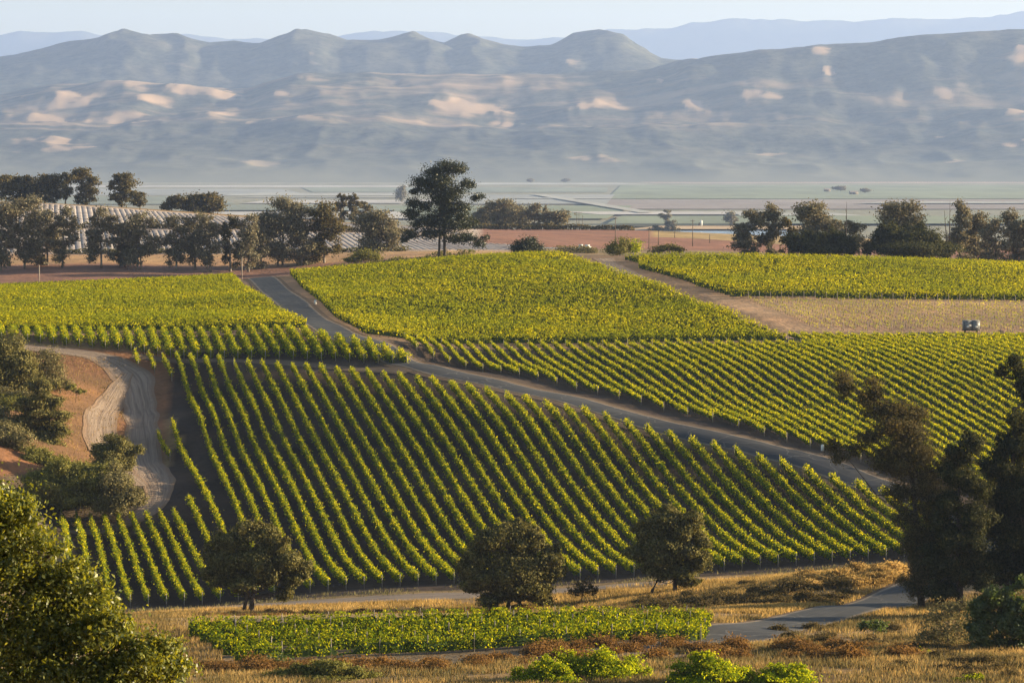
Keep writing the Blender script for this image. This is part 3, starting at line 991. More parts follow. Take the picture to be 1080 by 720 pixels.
def vine_row(name_label, group, x0, y0, x1, y1, density, leaf, mat, r, posts=True, height=1.75, width=0.27, low=0.62, gap=0.03, shoots=1.6, spacing=1.65, cat="vine row", end_h=None, stake_every=None, vig=None, stake_h=1.75, vvar=0.16, lump=0.55, core=True):
    """one row from (x0,y0), its near end, to (x1,y1)"""
    L = math.hypot(x1 - x0, y1 - y0)
    if L < 3:
        return None
    dx, dy = (x1 - x0) / L, (y1 - y0) / L
    nx, ny = dy, -dx
    mb = MB()
    nvine = max(2, int(L / spacing))
    vig_ = np.clip(r.normal(1.0, vvar, nvine), 0.4, 1.5)
    vig_[r.random(nvine) < gap] = 0.25
    n = int(L * density)
    # slow wander of the vigour along the row
    s = r.random(n) * L
    ph = (s / spacing) % 1.0
    k = np.minimum((s / spacing).astype(int), nvine - 1)
    v = vig_[k] * (1.08 - lump * np.abs(ph - 0.5) ** 1.5 * 2)
    if vig is not None:
        v = v * vig(x0 + dx * s, y0 + dy * s)
    keep = r.random(n) < v
    s, v = s[keep], v[keep]
    n = len(s)
    hh = low + (height * (0.86 + 0.14 * v) - low) * r.random(n) ** 0.8
    prof_ = np.sin(np.clip((hh - low + 0.12) / (height - low + 0.2), 0.05, 1) * math.pi * 0.92) ** 0.6
    side = r.normal(0, 1, n) * width * prof_ * v
    c = np.stack([x0 + dx * s + nx * side, y0 + dy * s + ny * side, hh], -1)
    out = np.stack([nx * np.sign(side), ny * np.sign(side), np.zeros(n)], -1) * 0.55
    sz = leaf * (0.7 + 0.6 * r.random(n))
    # upright shoots
    ns = int(L * shoots)
    ss = r.random(ns) * L
    lean = r.normal(0, 0.16, (ns, 2))
    m = 4
    tt = np.tile(np.linspace(0.15, 1, m), ns)
    sl_ = np.repeat(0.22 + 0.42 * r.random(ns) ** 1.6, m)
    ssr = np.repeat(ss, m)
    c2 = np.stack([x0 + dx * (ssr + tt * np.repeat(lean[:, 0], m) * 2) + nx * (tt * np.repeat(lean[:, 1], m) * 1.6),
                   y0 + dy * (ssr + tt * np.repeat(lean[:, 0], m) * 2) + ny * (tt * np.repeat(lean[:, 1], m) * 1.6), height - 0.16 + tt * sl_], -1)
    c = np.vstack([c, c2])
    out = np.vstack([out, np.zeros((len(c2), 3))])
    sz = np.r_[sz, leaf * (0.85 - 0.35 * tt)]
    # height of the ground under the row
    st = np.linspace(0, L, max(3, int(L / 2.0)))
    zg = ground_z(x0 + dx * st, y0 + dy * st)
    pos = (c[:, 0] - x0) * dx + (c[:, 1] - y0) * dy
    c[:, 2] += np.interp(pos, st, zg)
    leaves(mb, c, sz, out, 0.8, 0, 0.75, 0.0, r)
    # stems
    sv = (np.arange(nvine) + 0.5) * spacing
    sv = sv[sv < L]
    zs = np.interp(sv, st, zg)
    w = 0.035
    bx, by = x0 + dx * sv, y0 + dy * sv
    for ax, ay in ((nx, ny), (dx, dy)):
        q0 = np.stack([bx - ax * w, by - ay * w, zs - 0.1], -1)
        q1 = np.stack([bx + ax * w, by + ay * w, zs - 0.1], -1)
        lx = r.normal(0, 0.05, len(sv))
        q2 = np.stack([bx + ax * w + lx, by + ay * w, zs + low + 0.25], -1)
        q3 = np.stack([bx - ax * w + lx, by - ay * w, zs + low + 0.25], -1)
        mb.add(np.stack([q0, q1, q2, q3], 1).reshape(-1, 3), np.arange(4 * len(sv)).reshape(-1, 4), m=1)
    # opaque dark panel added inside the hedge to block sun, ragged along its top
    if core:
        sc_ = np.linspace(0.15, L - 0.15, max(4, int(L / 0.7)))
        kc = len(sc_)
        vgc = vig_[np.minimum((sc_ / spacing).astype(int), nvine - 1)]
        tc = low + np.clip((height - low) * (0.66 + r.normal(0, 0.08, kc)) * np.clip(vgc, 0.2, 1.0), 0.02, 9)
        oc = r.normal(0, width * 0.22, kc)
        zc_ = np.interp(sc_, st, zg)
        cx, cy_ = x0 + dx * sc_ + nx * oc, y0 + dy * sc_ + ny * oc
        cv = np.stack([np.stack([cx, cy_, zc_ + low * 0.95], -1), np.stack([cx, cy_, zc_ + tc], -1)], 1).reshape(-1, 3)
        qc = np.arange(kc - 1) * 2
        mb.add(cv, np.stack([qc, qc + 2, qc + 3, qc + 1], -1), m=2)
    # drip hose clipped along the row
    hx, hy, hz_ = x0 + dx * st, y0 + dy * st, zg + low * 0.8
    kk = len(st)
    hv = np.stack([np.stack([hx, hy, hz_ - 0.012], -1), np.stack([hx, hy, hz_ + 0.012], -1)], 1).reshape(-1, 3)
    qi = np.arange(kk - 1) * 2
    mb.add(hv, np.stack([qi, qi + 2, qi + 3, qi + 1], -1), m=1)
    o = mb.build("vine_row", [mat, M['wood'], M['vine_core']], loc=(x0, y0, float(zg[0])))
    tag(o, name_label, cat, group)
    if posts:
        for (ex, ey, ez) in ((x0 - dx * 0.35, y0 - dy * 0.35, zg[0]), (x1 + dx * 0.35, y1 + dy * 0.35, zg[-1])):
            p = MB()
            p.tube([(ex - dx * 0.0, ey, gz(ex, ey) - 0.2), (ex, ey, gz(ex, ey) + (end_h or POST_H))], [0.06, 0.055], n=6)
            p.build("end_post", M['post'], o, loc=(ex, ey, float(ez)))
    if stake_every:
        for q in np.arange(stake_every, L, stake_every):
            ex, ey = x0 + dx * q, y0 + dy * q
            zz = gz(ex, ey)
            p = MB()
            p.tube([(ex, ey, zz - 0.1), (ex + r.normal(0, 0.04), ey, zz + stake_h)], [0.045, 0.04], n=5)
            p.build("trellis_post", M['post'], o, loc=(ex, ey, zz))
    return o


r_ = np.random.default_rng(21)
# steep lower field
gl = "vine rows of the steep lower field"
for i, k in enumerate(range(-11, 40)):
    xb, yb, xt, yt = low_row(k)
    if k == -3:
        # this line is split by the track: a short row above it
        pass
    lab = "green vine row of the steep lower field, %s counted from the left end" % ordinal(i + 1)
    vine_row(lab, gl, xb, yb, xt, yt, 70, 0.28, M['vine'], r_, width=0.27 + 0.07 * min(1.0, max(0.0, k / 25)), height=1.85, low=0.5, shoots=2.4, vvar=0.22)
for k, (pa, pb) in {0: ((179, 486), (166, 462)), 1: ((145.5, 388), (142, 376)), 2: ((163, 394), (157, 378)), 3: ((181, 402), (171, 381))}.items():
    a, b = at(*pa, 400, 600), at(*pb, 400, 600)
    vine_row(["very short vine row alone beside the dirt track on the bank", "shortest stub of vine row under the top left corner of the steep field",
              "middle stub of vine row under the top left corner of the steep field", "longest stub of vine row under the top left corner of the steep field"][k], gl, a[0], a[1], b[0], b[1], 44, 0.27, M['vine'], r_)

# slope right of the road; the rows left of the dirt track run on over the crest of the upper centre field
gr = "vine rows between the asphalt road and the crest"
us = np.arange(93.4, 229, SP_ROW)
for i, u in enumerate(us):
    y0 = float(front_edge(u))
    y1 = 573.0 if u < 172 else 590.0
    lab = "vine row above the asphalt road, %s counted from the road bend" % ordinal(i + 1)
    vine_row(lab, gr, u + TAU * y0, y0, u + TAU * y1, y1, 46, 0.28, M['vine'], r_, width=0.2, height=1.55, low=0.55, shoots=2.2, vvar=0.25)

# short rows along the front edge of the upper left field
gf = "short vine rows along the front edge of the upper left field"
us = np.arange(88.5, -14, -SP_ROW * 1.02)
for i, u in enumerate(us):
    y0 = float(np.interp(u, [-14, 13, 45, 60, 73.5, 88.5], [567, 565.5, 561, 555, 548, 541]))
    y1 = float(np.interp(u, [72, 78, 88.5], [579, 562, 550]))
    vine_row("short vine row at the front edge of the upper left field, %s from the road" % ordinal(i + 1), gf, u + TAU * y0, y0, u + TAU * y1, y1, 95, 0.33, M['vine'], r_, width=0.5, low=0.12, height=1.95, shoots=2.2)


def cross_rows(label, group, uL, uR, d0, d1, step, slope, mat, **kw):
    """rows that run across the hill between two edges x = u + TAU*y"""
    n = int((d1 - d0) / step)
    for i in range(n):
        y = d0 + i * step
        # left end on the left edge, right end on the right edge, the row rising by slope*dx
        yl = y
        for _ in range(4):
            xl = uL(yl) + TAU * yl
            yl = y + slope * (xl - XD(kw["pivot"], y))
        yr = y
        for _ in range(6):
            xr = uR(yr) + TAU * yr
            yr = y + slope * (xr - XD(kw["pivot"], y))
        # cut the row at the field's near and far limits
        def lim(x, yy, x2, y2):
            if yy < d0:
                t = (d0 - yy) / (y2 - yy + 1e-6)
                return (x + (x2 - x) * t, d0) if 0 < t < 1 else None
            if yy > d1:
                t = (yy - d1) / (yy - y2 + 1e-6)
                return (x + (x2 - x) * t, d1) if 0 < t < 1 else None
            return (x, yy)
        a, b = lim(xl, yl, xr, yr), lim(xr, yr, xl, yl)
        if a is None or b is None or math.dist(a, b) < 6:
            continue
        vine_row(label % ordinal(i + 1), group, a[0], a[1], b[0], b[1], kw["dens"], kw["leaf"], mat, r_, posts=False, width=kw["width"], low=0.4, height=1.85, gap=kw.get("gap", 0.07), shoots=2.6, vvar=0.42, spacing=1.8)


cross_rows("vine row across the upper centre field, %s counted from its near edge", "vine rows across the upper centre field", lambda y: float(np.interp(y, [556, 610, 665, 770, 800], [86.3, 86.3, 88, 95.5, 98])),
           lambda y: 171.5, 577.0, 796.0, 3.3, 0.10, M['vine_far'], pivot=560, dens=30, leaf=0.40, width=0.46, gap=0.14)
cross_rows("vine row across the upper left field, %s counted from its near edge", "vine rows across the upper left field", lambda y: -14.0, lambda y: float(np.interp(y, [560, 600, 655, 740, 800], [75.5, 76, 76, 79, 82.5])),
           583.0, 800.0, 3.3, 0.06, M['vine_far'], pivot=170, dens=30, leaf=0.40, width=0.46, gap=0.10)

# upper right field: leafy rows, then a newly planted strip in front of them
cross_rows("pale vine row across the upper right field, %s counted from its near edge", "vine rows across the upper right field", lambda y: 180.5 + 5 * float(vnoise(np.array(y * 0.05), np.array(1.0))), lambda y: 312.0,
           660.0, 782.0, 3.3, 0.07, M['vine_far'], pivot=860, dens=26, leaf=0.36, width=0.42, gap=0.14)
gy_ = "newly planted rows in the bare strip"
us = np.arange(185.0, 260, SP_ROW * 1.03)
for i, u in enumerate(us):
    y0 = 605.0
    vine_row("newly planted vine row with stakes in bare strip, %s from the dirt track" % ordinal(i + 1), gy_, u + TAU * y0, y0, u + TAU * 657, 657.0, 9, 0.22, M['vine_far'], r_, posts=True, core=False, width=0.12, height=1.2, low=0.25,
             shoots=0.0, gap=0.2, spacing=1.8, stake_every=6.0, end_h=2.1, cat="young vine row")

# small vineyard at the front
gn = "rows of the small front vineyard"
for i in range(6):
    y0, y1 = 247.5 + 3.5 * i, 263.0 + 3.1 * i
    pa = 246 - 12 * i if i < 5 else 198
    pb = 742 + 2.0 * i
    a, b = on(pa, y0), on(pb, y1)
    vine_row("leafy row of the small front vineyard, %s counted from the camera" % ordinal(i + 1), gn, a[0], a[1], b[0], b[1], 165, 0.2, M['vine_front'], r_, posts=False, lump=1.25, low=0.25, height=1.6, width=0.36, shoots=3.0, spacing=2.2, stake_every=4.4, gap=0.02)

# ================================================================ trees and bushes
rt = np.random.default_rng(77)


def base_px(px, D):
    p = on(px, D)
    return float(project(*p)[1])


def crown_mesh(mb, lobes, leaf, cov, r, clump=0.3, shell=0.55, aspect=0.6, out_bias=0.5, spread=1.0, per=26):
    """lobes: (x,y,z,rx,ry,rz) in metres; leaves gathered in clumps through each lobe's volume, denser outside"""
    for (x, y, z, rx, ry, rz) in lobes:
        area = 4 * math.pi * ((rx * ry) ** 1.6 / 3 + (rx * rz) ** 1.6 / 3 + (ry * rz) ** 1.6 / 3) ** (1 / 1.6)
        n = int(cov * area / (leaf * leaf * 0.5 * aspect))
        n = max(n, 12)
        nc = max(5, int(n / per))
        d = r.normal(size=(nc, 3))
        d /= np.linalg.norm(d, axis=1)[:, None]
        rad = shell + (1.0 - shell) * r.random(nc) ** 0.7
        rad *= 1 + r.normal(0, 0.09, nc)
        cc = d * rad[:, None]
        k = r.integers(0, nc, n)
        off = r.normal(size=(n, 3)) * clump * (0.55 + 0.9 * r.random(nc))[k][:, None]
        p = cc[k] + off
        c = np.array([x, y, z]) + p * np.array([rx, ry, rz])
        o = d[k] * out_bias + off * 0.9
        sz = leaf * (0.65 + 0.7 * r.random(n))
        leaves(mb, c, sz, o, spread, 0, aspect, 0.15, r)


def limbs(mb, start, lobes, r, rad, k=1.0):
    for (x, y, z, rx, ry, rz) in lobes:
        a = np.array(start)
        b = np.array([x, y, z])
        mid = (a + b) / 2 + r.normal(0, 0.08, 3) * np.linalg.norm(b - a)
        mid[2] -= 0.06 * np.linalg.norm(b - a)
        mb.tube([a, a * 0.6 + mid * 0.4, mid, b], [rad * k, rad * k * 0.8, rad * k * 0.55, rad * k * 0.2], n=5)


def sub_lobes(l, n, r, D):
    """break one big lobe into smaller boughs so that the outline is uneven"""
    out = []
    for _ in range(n):
        d = r.normal(size=3)
        d /= np.linalg.norm(d)
        q = r.uniform(0.45, 0.95)
        out.append((l[0] + l[2] * d[0] * q, l[1] + l[3] * d[1] * q, l[2] * r.uniform(0.34, 0.58), l[3] * r.uniform(0.34, 0.58), (l[4] if len(l) > 4 else 0) + d[2] * q * l[2] * D / FPX))
    out.append((l[0], l[1], l[2] * 0.62, l[3] * 0.62, l[4] if len(l) > 4 else 0))
    return out


def tree(name, label, cat, px, D, lobes, mat, bark, leaf, cov=1.4, trunk_r=0.25, trunks=None, fork=0.45, group=None, clump=0.3, shell=0.5, r=None, depth=0.95, twigs=0, aspect=0.6, base_sink=0.3, spread=1.0, lean=0.0, split=0):
    """lobes in photo pixels at distance D: (px, py, rx, ry[, metres behind])"""
    r = r or rt
    b = on(px, D)
    root = tag(empty(name, b), label, cat, group)
    main = len(lobes)
    if split:
        lobes = [q for l in lobes for q in sub_lobes(l, split, r, D)]
    L = []
    for l in lobes:
        dd = l[4] if len(l) > 4 else r.uniform(-0.35, 0.35) * l[2] * D / FPX * 1.2
        c = P(l[0], l[1], D + dd)
        s = (D + dd) / FPX
        rx, rz = l[2] * s, l[3] * s
        L.append((c[0], c[1], c[2], rx, max(rx, rz) * depth if rx < rz else rx * depth, rz))
    top = max(l[2] for l in L)
    low = min(l[2] - l[5] * 0.5 for l in L)
    mb = MB()
    fz_ = b[2] + fork * (top - b[2])
    for (tx, tw) in (trunks or [(px, 1.0)]):
        x0 = on(tx, D)[0]
        cx = np.average([l[0] for l in L])
        pts = [(x0, D, b[2] - base_sink), (x0 + 0.05 * (cx - x0), D, b[2] + 0.15 * (fz_ - b[2])), (x0 + 0.25 * (cx - x0), D + r.normal(0, .1), b[2] + 0.6 * (fz_ - b[2])), (x0 + 0.5 * (cx - x0), D, fz_), (x0 + 0.6 * (cx - x0), D, fz_ + 0.55 * (top - fz_))]
        mb.tube(pts, [trunk_r * tw * 1.35, trunk_r * tw, trunk_r * tw * 0.85, trunk_r * tw * 0.7, trunk_r * tw * 0.2], n=8)
        step = max(1, len(L) // 12)
        for l in L[::step]:
            h = min(max(fz_ * 0.6 + b[2] * 0.4, l[2] - 0.45 * abs(l[0] - x0) - l[5] * 0.3), top)
            t = np.clip((h - b[2]) / max(fz_ - b[2], .1), 0, 1.3)
            sx = x0 + 0.5 * min(t, 1) * (cx - x0)
            limbs(mb, (sx, D, h), [l], r, trunk_r * tw * 0.42)
    mb.build("trunk", bark, root, loc=b)
    mc = MB()
    if split:
        crown_mesh(mc, L, leaf, cov, r, clump, shell, aspect, out_bias=1.3, spread=0.75, per=60)
    else:
        crown_mesh(mc, L, leaf, cov, r, clump, shell, aspect, spread=spread, per=34)
    if twigs:
        for _ in range(twigs):
            l = L[r.integers(0, len(L))]
            d = r.normal(size=3)
            d[2] = abs(d[2]) * 0.9
            d /= np.linalg.norm(d)
            a = np.array(l[:3]) + d * np.array(l[3:]) * 0.85
            e = a + (d + r.normal(0, 0.3, 3)) * np.mean(l[3:]) * r.uniform(0.25, 0.55)
            n = 26
            t = r.random(n)[:, None]
            leaves(mc, a * (1 - t) + e * t + r.normal(0, leaf * 0.45, (n, 3)), leaf * (0.7 + 0.6 * r.random(n)), None, 1.0, 0, aspect, 0.2, r)
    mc.build("crown", mat, root, loc=b)
    return root


def auto_lobes(px, base, top, w, r, n=7, low=0.3, taper=0.5):
    """a loose gum-tree crown between base and top"""
    out = []
    h = base - top
    for i in range(n):
        t = (i + 0.5) / n
        y = top + h * (0.13 + (1 - low - 0.13) * t)
        ww = w * (taper + (1 - taper) * math.sin(math.pi * min(1, 0.25 + t * 0.75))) * 0.5
        rx = ww * r.uniform(0.28, 0.52)
        ry = max(h * r.uniform(0.05, 0.10), rx * 0.5)
        out.append((px + r.uniform(-1, 1) * (ww - rx * 0.8), y + r.uniform(-2, 2), rx, ry))
    out.append((px + r.uniform(-.1, .1) * w, top + h * 0.09, w * 0.2, h * 0.09))
    return out


def gum(label, px, top, w, D, group=None, n=7, low=0.3, mat='euc', trunks=None, leaf=0.65, cov=1.15, taper=0.72, name="eucalyptus_tree", bark='bark_pale'):
    base = base_px(px, D)
    low = min(low, 0.14)
    return tree(name, label, "tree", px, D, auto_lobes(px, base, top, w * 1.28, rt, n + 7, low, taper), M[mat], M[bark], leaf, cov, trunk_r=0.32, trunks=trunks, fork=0.5, group=group, clump=0.34, shell=0.3)


# ---- the lone pine on the crest
tree("pine_tree", "tall dark twin-trunked pine standing alone on the vineyard crest", "tree", 465, 806, [
    (472, 177, 13, 7), (456, 181, 10, 5), (483, 179, 9, 6), (465, 190, 15, 8), (444, 192, 12, 5), (494, 194, 8, 5), (456, 199, 14, 7), (437, 202, 7, 4), (478, 204, 14, 7), (502, 208, 7, 4), (468, 212, 16, 7), (436, 214, 9, 4),
    (448, 218, 9, 5), (485, 219, 11, 6), (434, 226, 9, 6), (470, 224, 14, 7), (455, 234, 12, 7), (478, 238, 14, 7), (493, 235, 10, 5), (432, 248, 9, 4), (425, 253, 5, 3), (456, 246, 13, 5), (482, 251, 13, 5), (496, 250, 8, 4),
    (505, 256, 7, 5), (511, 250, 4, 3), (441, 237, 8, 5), (488, 228, 9, 4)], M['pine'], M['bark'], 0.5, 1.35, trunk_r=0.42, trunks=[(463, 0.8), (469, 1.0)], fork=0.8, clump=0.32, shell=0.2)

# ---- gum trees along the far edge of the brown field
gg = "gum trees in the line behind the brown field"
for a in [("bushy gum tree with forked pale trunk in the left corner of the tree line", 26, 207, 46, 892, dict(n=10, low=0.12)),
          ("dark gum tree cut by the left picture edge", 1, 212, 30, 888, dict(n=8, low=0.1)),
          ("thin sparse gum tree right of the bushy left corner gums", 66, 217, 30, 893, dict(n=6, low=0.28)),
          ("narrow gum tree second from the bushy left gums", 107, 219, 30, 893, dict(n=8, low=0.15)),
          ("broad low gum tree with several stems in front of plastic rows", 147, 224, 36, 892, dict(n=8, low=0.15, trunks=[(145, .7), (149, .7)])),
          ("dense gum tree just left of the middle of the tree line", 186, 229, 28, 894, dict(n=8, low=0.1)),
          ("tall-stemmed gum tree between two denser gums", 206, 224, 24, 896, dict(n=6, low=0.3)),
          ("grey bushy gum tree with two stems left of a slim pair", 222, 226, 28, 892, dict(n=8, low=0.2)),
          ("slim dark gum tree, left one of a slim pair", 243, 227, 18, 894, dict(n=8, low=0.1, mat='euc_dark')),
          ("slim open gum tree, right one of a slim pair", 262, 227, 24, 893, dict(n=7, low=0.15)),
          ("tall open gum tree with two bare trunks", 297, 208, 46, 905, dict(n=9, low=0.3, trunks=[(293, .8), (298, .9)])),
          ("dense dark column of gum tree left of the pale round gum", 342, 213, 36, 905, dict(n=10, low=0.08, mat='euc_dark')),
          ("full grey gum tree behind the thin sparse one at far left", 50, 222, 30, 900, dict(n=9, low=0.02)),
          ("low leafy gum tree filling the gap left of the several-stemmed one", 127, 236, 26, 897, dict(n=7, low=0.02)),
          ("low grey gum tree right of the slim pair", 276, 238, 24, 899, dict(n=7, low=0.02)),
          ("leaning grey gum tree right of the tall open one", 318, 232, 24, 903, dict(n=8, low=0.02)),
          ("round pale brown gum tree left of the lone pine", 396, 222, 44, 890, dict(n=9, low=0.25))]:
    gum(*a[:5], group=gg, **a[5])
tree("shrub", "dense green shrub between two tall gum trees by the field", "shrub", 318, 908, [(316, 270, 9, 6), (324, 273, 7, 4)], M['euc'], M['bark'], 0.6, 1.2, trunk_r=0.15)
# ---- trees on the back side of the white plastic field
gb = "dark trees behind the white plastic rows"
for a in [("dark tree behind the white plastic rows at the left picture edge", 6, 184, 24, 1262, dict(n=6, low=0.3)),
          ("wide dark tree clump behind plastic rows, left half of a merged pair", 26, 186, 34, 1270, dict(n=9, low=0.1)),
          ("wide dark tree clump behind plastic rows, right half of a merged pair", 48, 184, 34, 1265, dict(n=9, low=0.1)),
          ("slim dark tree between the wide clump and the tallest tree", 69, 181, 17, 1262, dict(n=7, low=0.15)),
          ("tallest dark tree behind the plastic rows with bent tip", 90, 177, 26, 1266, dict(n=9, low=0.1)),
          ("dark pointed tree standing apart beyond the plastic rows", 129, 182, 28, 1262, dict(n=9, low=0.1)),
          ("small round tree touching the pointed tree beyond the plastic rows", 148, 203, 16, 1258, dict(n=6, low=0.1)),
          ("small dark tree alone beyond the middle of the plastic rows", 181, 207, 20, 1275, dict(n=6, low=0.1)),
          ("round dark tree wider than its small left neighbour beyond plastic rows", 214, 205, 38, 1280, dict(n=8, low=0.1)),
          ("dark pointed tree beyond plastic rows, left of three tips", 360, 204, 15, 1290, dict(n=8, low=0.1)),
          ("dark pointed tree beyond plastic rows, middle of three tips", 373, 205, 15, 1286, dict(n=8, low=0.1)),
          ("dark lower tree beyond plastic rows, right of three tips", 383, 212, 14, 1290, dict(n=6, low=0.1))]:
    gum(*a[:5], group=gb, mat='euc_dark', leaf=0.95, **a[5])
# ---- clump behind the middle brown field
gm = "trees behind the middle brown field"
for a in [("pale grey tree behind the brown field, touching the lone pine", 508, 219, 30, 1420), ("tallest tree of the clump behind the brown field", 532, 210, 34, 1410), ("dark round tree in the middle of the clump behind the brown field", 550, 217, 26, 1430),
          ("upright tree right of the dark round one behind the brown field", 564, 214, 20, 1405), ("thin dark tree tip in the clump behind the brown field", 575, 217, 8, 1412), ("lowest tree on the right end of the clump behind the brown field", 587, 223, 26, 1405)]:
    gum(*a[:5], group=gm, n=8, low=0.05, leaf=1.0)
gum("single small upright tree beside the pale blue reservoir", 705, 222, 15, 2650, n=8, low=0.05, leaf=1.6)
tree("hedge", "low dark hedge at the foot of the small upright tree by the reservoir", "hedge", 693, 2650, [(690, 241, 5, 3), (697, 241.5, 5, 2.6), (712, 242, 5, 2)], M['euc_dark'], M['bark'], 1.4, 1.3, trunk_r=0.2)
# ---- right-hand tree belt beyond the upper right field
gr2 = "tree belt beyond the upper right field"
for a in [("pale gum tree at the left end of the right-hand tree belt", 788, 219, 30, 830, dict(n=9, low=0.02)),
          ("pointed gum tree second in the right-hand tree belt", 811, 215, 28, 835, dict(n=9, low=0.02)),
          ("short dark gum tree tucked behind the left of the belt", 832, 228, 18, 838, dict(n=6, low=0.05, mat='euc_dark')),
          ("round-topped tall gum tree behind the first dark oak", 857, 212, 42, 832, dict(n=9, low=0.1)),
          ("small pale gum tree between the two dark oaks", 881, 231, 18, 835, dict(n=6, low=0.05)),
          ("bushy low gum tree behind the gap between the dark oaks", 897, 232, 26, 830, dict(n=7, low=0.02)),
          ("wide-topped gum tree rising behind the second dark oak", 957, 213, 46, 830, dict(n=9, low=0.1)),
          ("gum tree with a narrow upright tip right of the dark oaks", 1012, 212, 24, 832, dict(n=10, low=0.02)),
          ("broad gum tree just right of the narrow upright tip", 1030, 224, 32, 838, dict(n=8, low=0.02)),
          ("tall brownish gum tree third from the right picture edge", 1050, 232, 28, 826, dict(n=8, low=0.02)),
          ("tall brownish gum tree second from the right picture edge", 1068, 221, 30, 830, dict(n=9, low=0.02)),
          ("gum tree cut by the right picture edge in the belt", 1088, 226, 34, 828, dict(n=8, low=0.02))]:
    gum(*a[:5], group=gr2, **a[5])
go_ = "dark oaks at the edge of the upper right field"
tree("oak_tree", "low wide dark oak, left one of two at the upper field edge", "tree", 866, 800, [(842, 258, 16, 10), (860, 255, 17, 12), (880, 254, 17, 12), (894, 259, 12, 9), (866, 263, 30, 8), (850, 250, 10, 8)], M['cyp'], M['bark'], 0.6, 1.7, split=6, group=go_, fork=0.3)
tree("oak_tree", "larger dark oak, brown right side, right one of two at the upper field edge", "tree", 953, 800, [(925, 259, 14, 11), (942, 252, 18, 14), (960, 249, 20, 15), (978, 252, 20, 15), (992, 260, 14, 10), (955, 264, 40, 8), (930, 250, 12, 10)], M['cyp'], M['bark'], 0.6, 1.7, split=6, group=go_, fork=0.3)
tree("sapling", "pale leafless sapling in the gap between two dark oaks", "tree", 906, 802, [(905, 251, 6, 5), (907, 256, 6, 4)], M['greygreen'], M['bark_pale'], 0.35, 0.5, trunk_r=0.2)
for (px, t, lab) in [(891, 213, "thin bare snag rising left between the oaks"), (1000, 212, "thin bare snag right of the wide-topped gum tree"), (999, 222, "short bare snag leaning beside the thin right snag")]:
    b = on(px, 822)
    tp = P(px + (2 if t < 220 else -3), t, 822)
    m_ = MB()
    m_.tube([(b[0], b[1], b[2] - .3), tuple((np.array(b) + np.array(tp)) / 2 + np.array([.15, 0, 0])), tp], [0.22, 0.15, 0.04], n=5)
    for q in (0.55, 0.7, 0.82):
        c = np.array(b) * (1 - q) + np.array(tp) * q
        m_.tube([c, c + np.array([rt.uniform(-1.5, 1.5), rt.uniform(-1, 1), 1.1])], [0.07, 0.02], n=4)
    tag(m_.build("dead_tree", M['bark'], loc=b), lab, "dead tree")
# ---- bushes on the crest
tree("shrub", "round dark green bush on the crest right of the lone pine", "shrub", 556, 812, [(548, 262, 9, 7), (558, 257, 9, 7), (565, 263, 8, 6), (556, 265, 14, 5)], M['pine'], M['bark'], 0.45, 1.6, trunk_r=0.18)
tree("shrub", "flat olive bush left of the lone pine", "shrub", 388, 838, [(378, 271, 9, 5), (390, 269, 9, 6), (370, 274, 7, 3), (398, 272, 6, 4)], M['olive'], M['bark'], 0.45, 1.4, trunk_r=0.15)
tree("shrub", "brown-green bush at the top end of the dirt track, left of a pair", "shrub", 654, 806, [(646, 262, 7, 6), (657, 257, 8, 6), (652, 263, 12, 4)], M['olive'], M['bark'], 0.45, 1.4, trunk_r=0.15)
tree("shrub", "yellow-green bush at the top end of the dirt track, right of a pair", "shrub", 670, 808, [(670, 258, 6, 6), (669, 263, 6, 4)], M['lime'], M['bark'], 0.4, 1.2, trunk_r=0.12)
tree("shrub", "low dark spreading bush behind the upper right field's left corner", "shrub", 706, 815, [(694, 263, 8, 3.5), (706, 261, 9, 4), (717, 263, 6, 3)], M['oak'], M['bark'], 0.45, 1.3, trunk_r=0.12)

# ---- trees and bushes on the left bank
gl2 = "trees on the left bank"
tree("oak_tree", "dark spreading oak on the orange bank, upper left", "tree", 8, 512, [(2, 378, 25, 20), (18, 392, 23, 18), (-4, 400, 28, 22), (12, 412, 25, 16), (30, 384, 14, 12), (-20, 390, 28, 28), (22, 374, 12, 8)], M['oak'], M['bark'], 0.38, 1.5, split=6, group=gl2)
tree("shrub", "brown-green slanting shrub in the middle of the orange bank", "shrub", 64, 522, [(50, 378, 12, 10), (54, 390, 14, 11), (60, 402, 11, 7), (46, 398, 10, 7), (68, 406, 10, 5)], M['greygreen'], M['bark'], 0.36, 1.2, trunk_r=0.12)
tree("pine_tree", "dark bushy pine leaning over the left bank", "tree", 48, 488, [(43, 408, 17, 12), (32, 424, 18, 12), (51, 425, 16, 11), (42, 440, 25, 12), (24, 452, 20, 12), (54, 455, 20, 11), (41, 470, 30, 12), (26, 478, 22, 11), (58, 476, 16, 10)], M['oak'], M['bark'], 0.38, 1.6, split=6, group=gl2)
tree("oak_tree", "pale grey-green tree below the dark pine at the left edge", "tree", 8, 470, [(10, 465, 24, 16), (0, 478, 28, 22), (16, 485, 21, 20), (2, 500, 31, 22), (18, 505, 17, 16), (-22, 480, 25, 33)], M['greygreen'], M['bark'], 0.36, 1.4, split=6, group=gl2)
tree("oak_tree", "small tree between the dark oak and the pine on the left bank", "tree", 10, 500, [(8, 430, 25, 16), (2, 444, 28, 20), (18, 448, 17, 16), (-18, 440, 25, 25)], M['olive'], M['bark'], 0.36, 1.3, split=6, group=gl2)
tree("shrub", "dark round bush behind sunlit bushes beside the dirt track", "shrub", 122, 462, [(112, 478, 17, 14), (124, 473, 20, 14), (134, 480, 13, 13), (120, 486, 25, 12)], M['oak'], M['bark'], 0.32, 1.7, split=6, trunk_r=0.14)
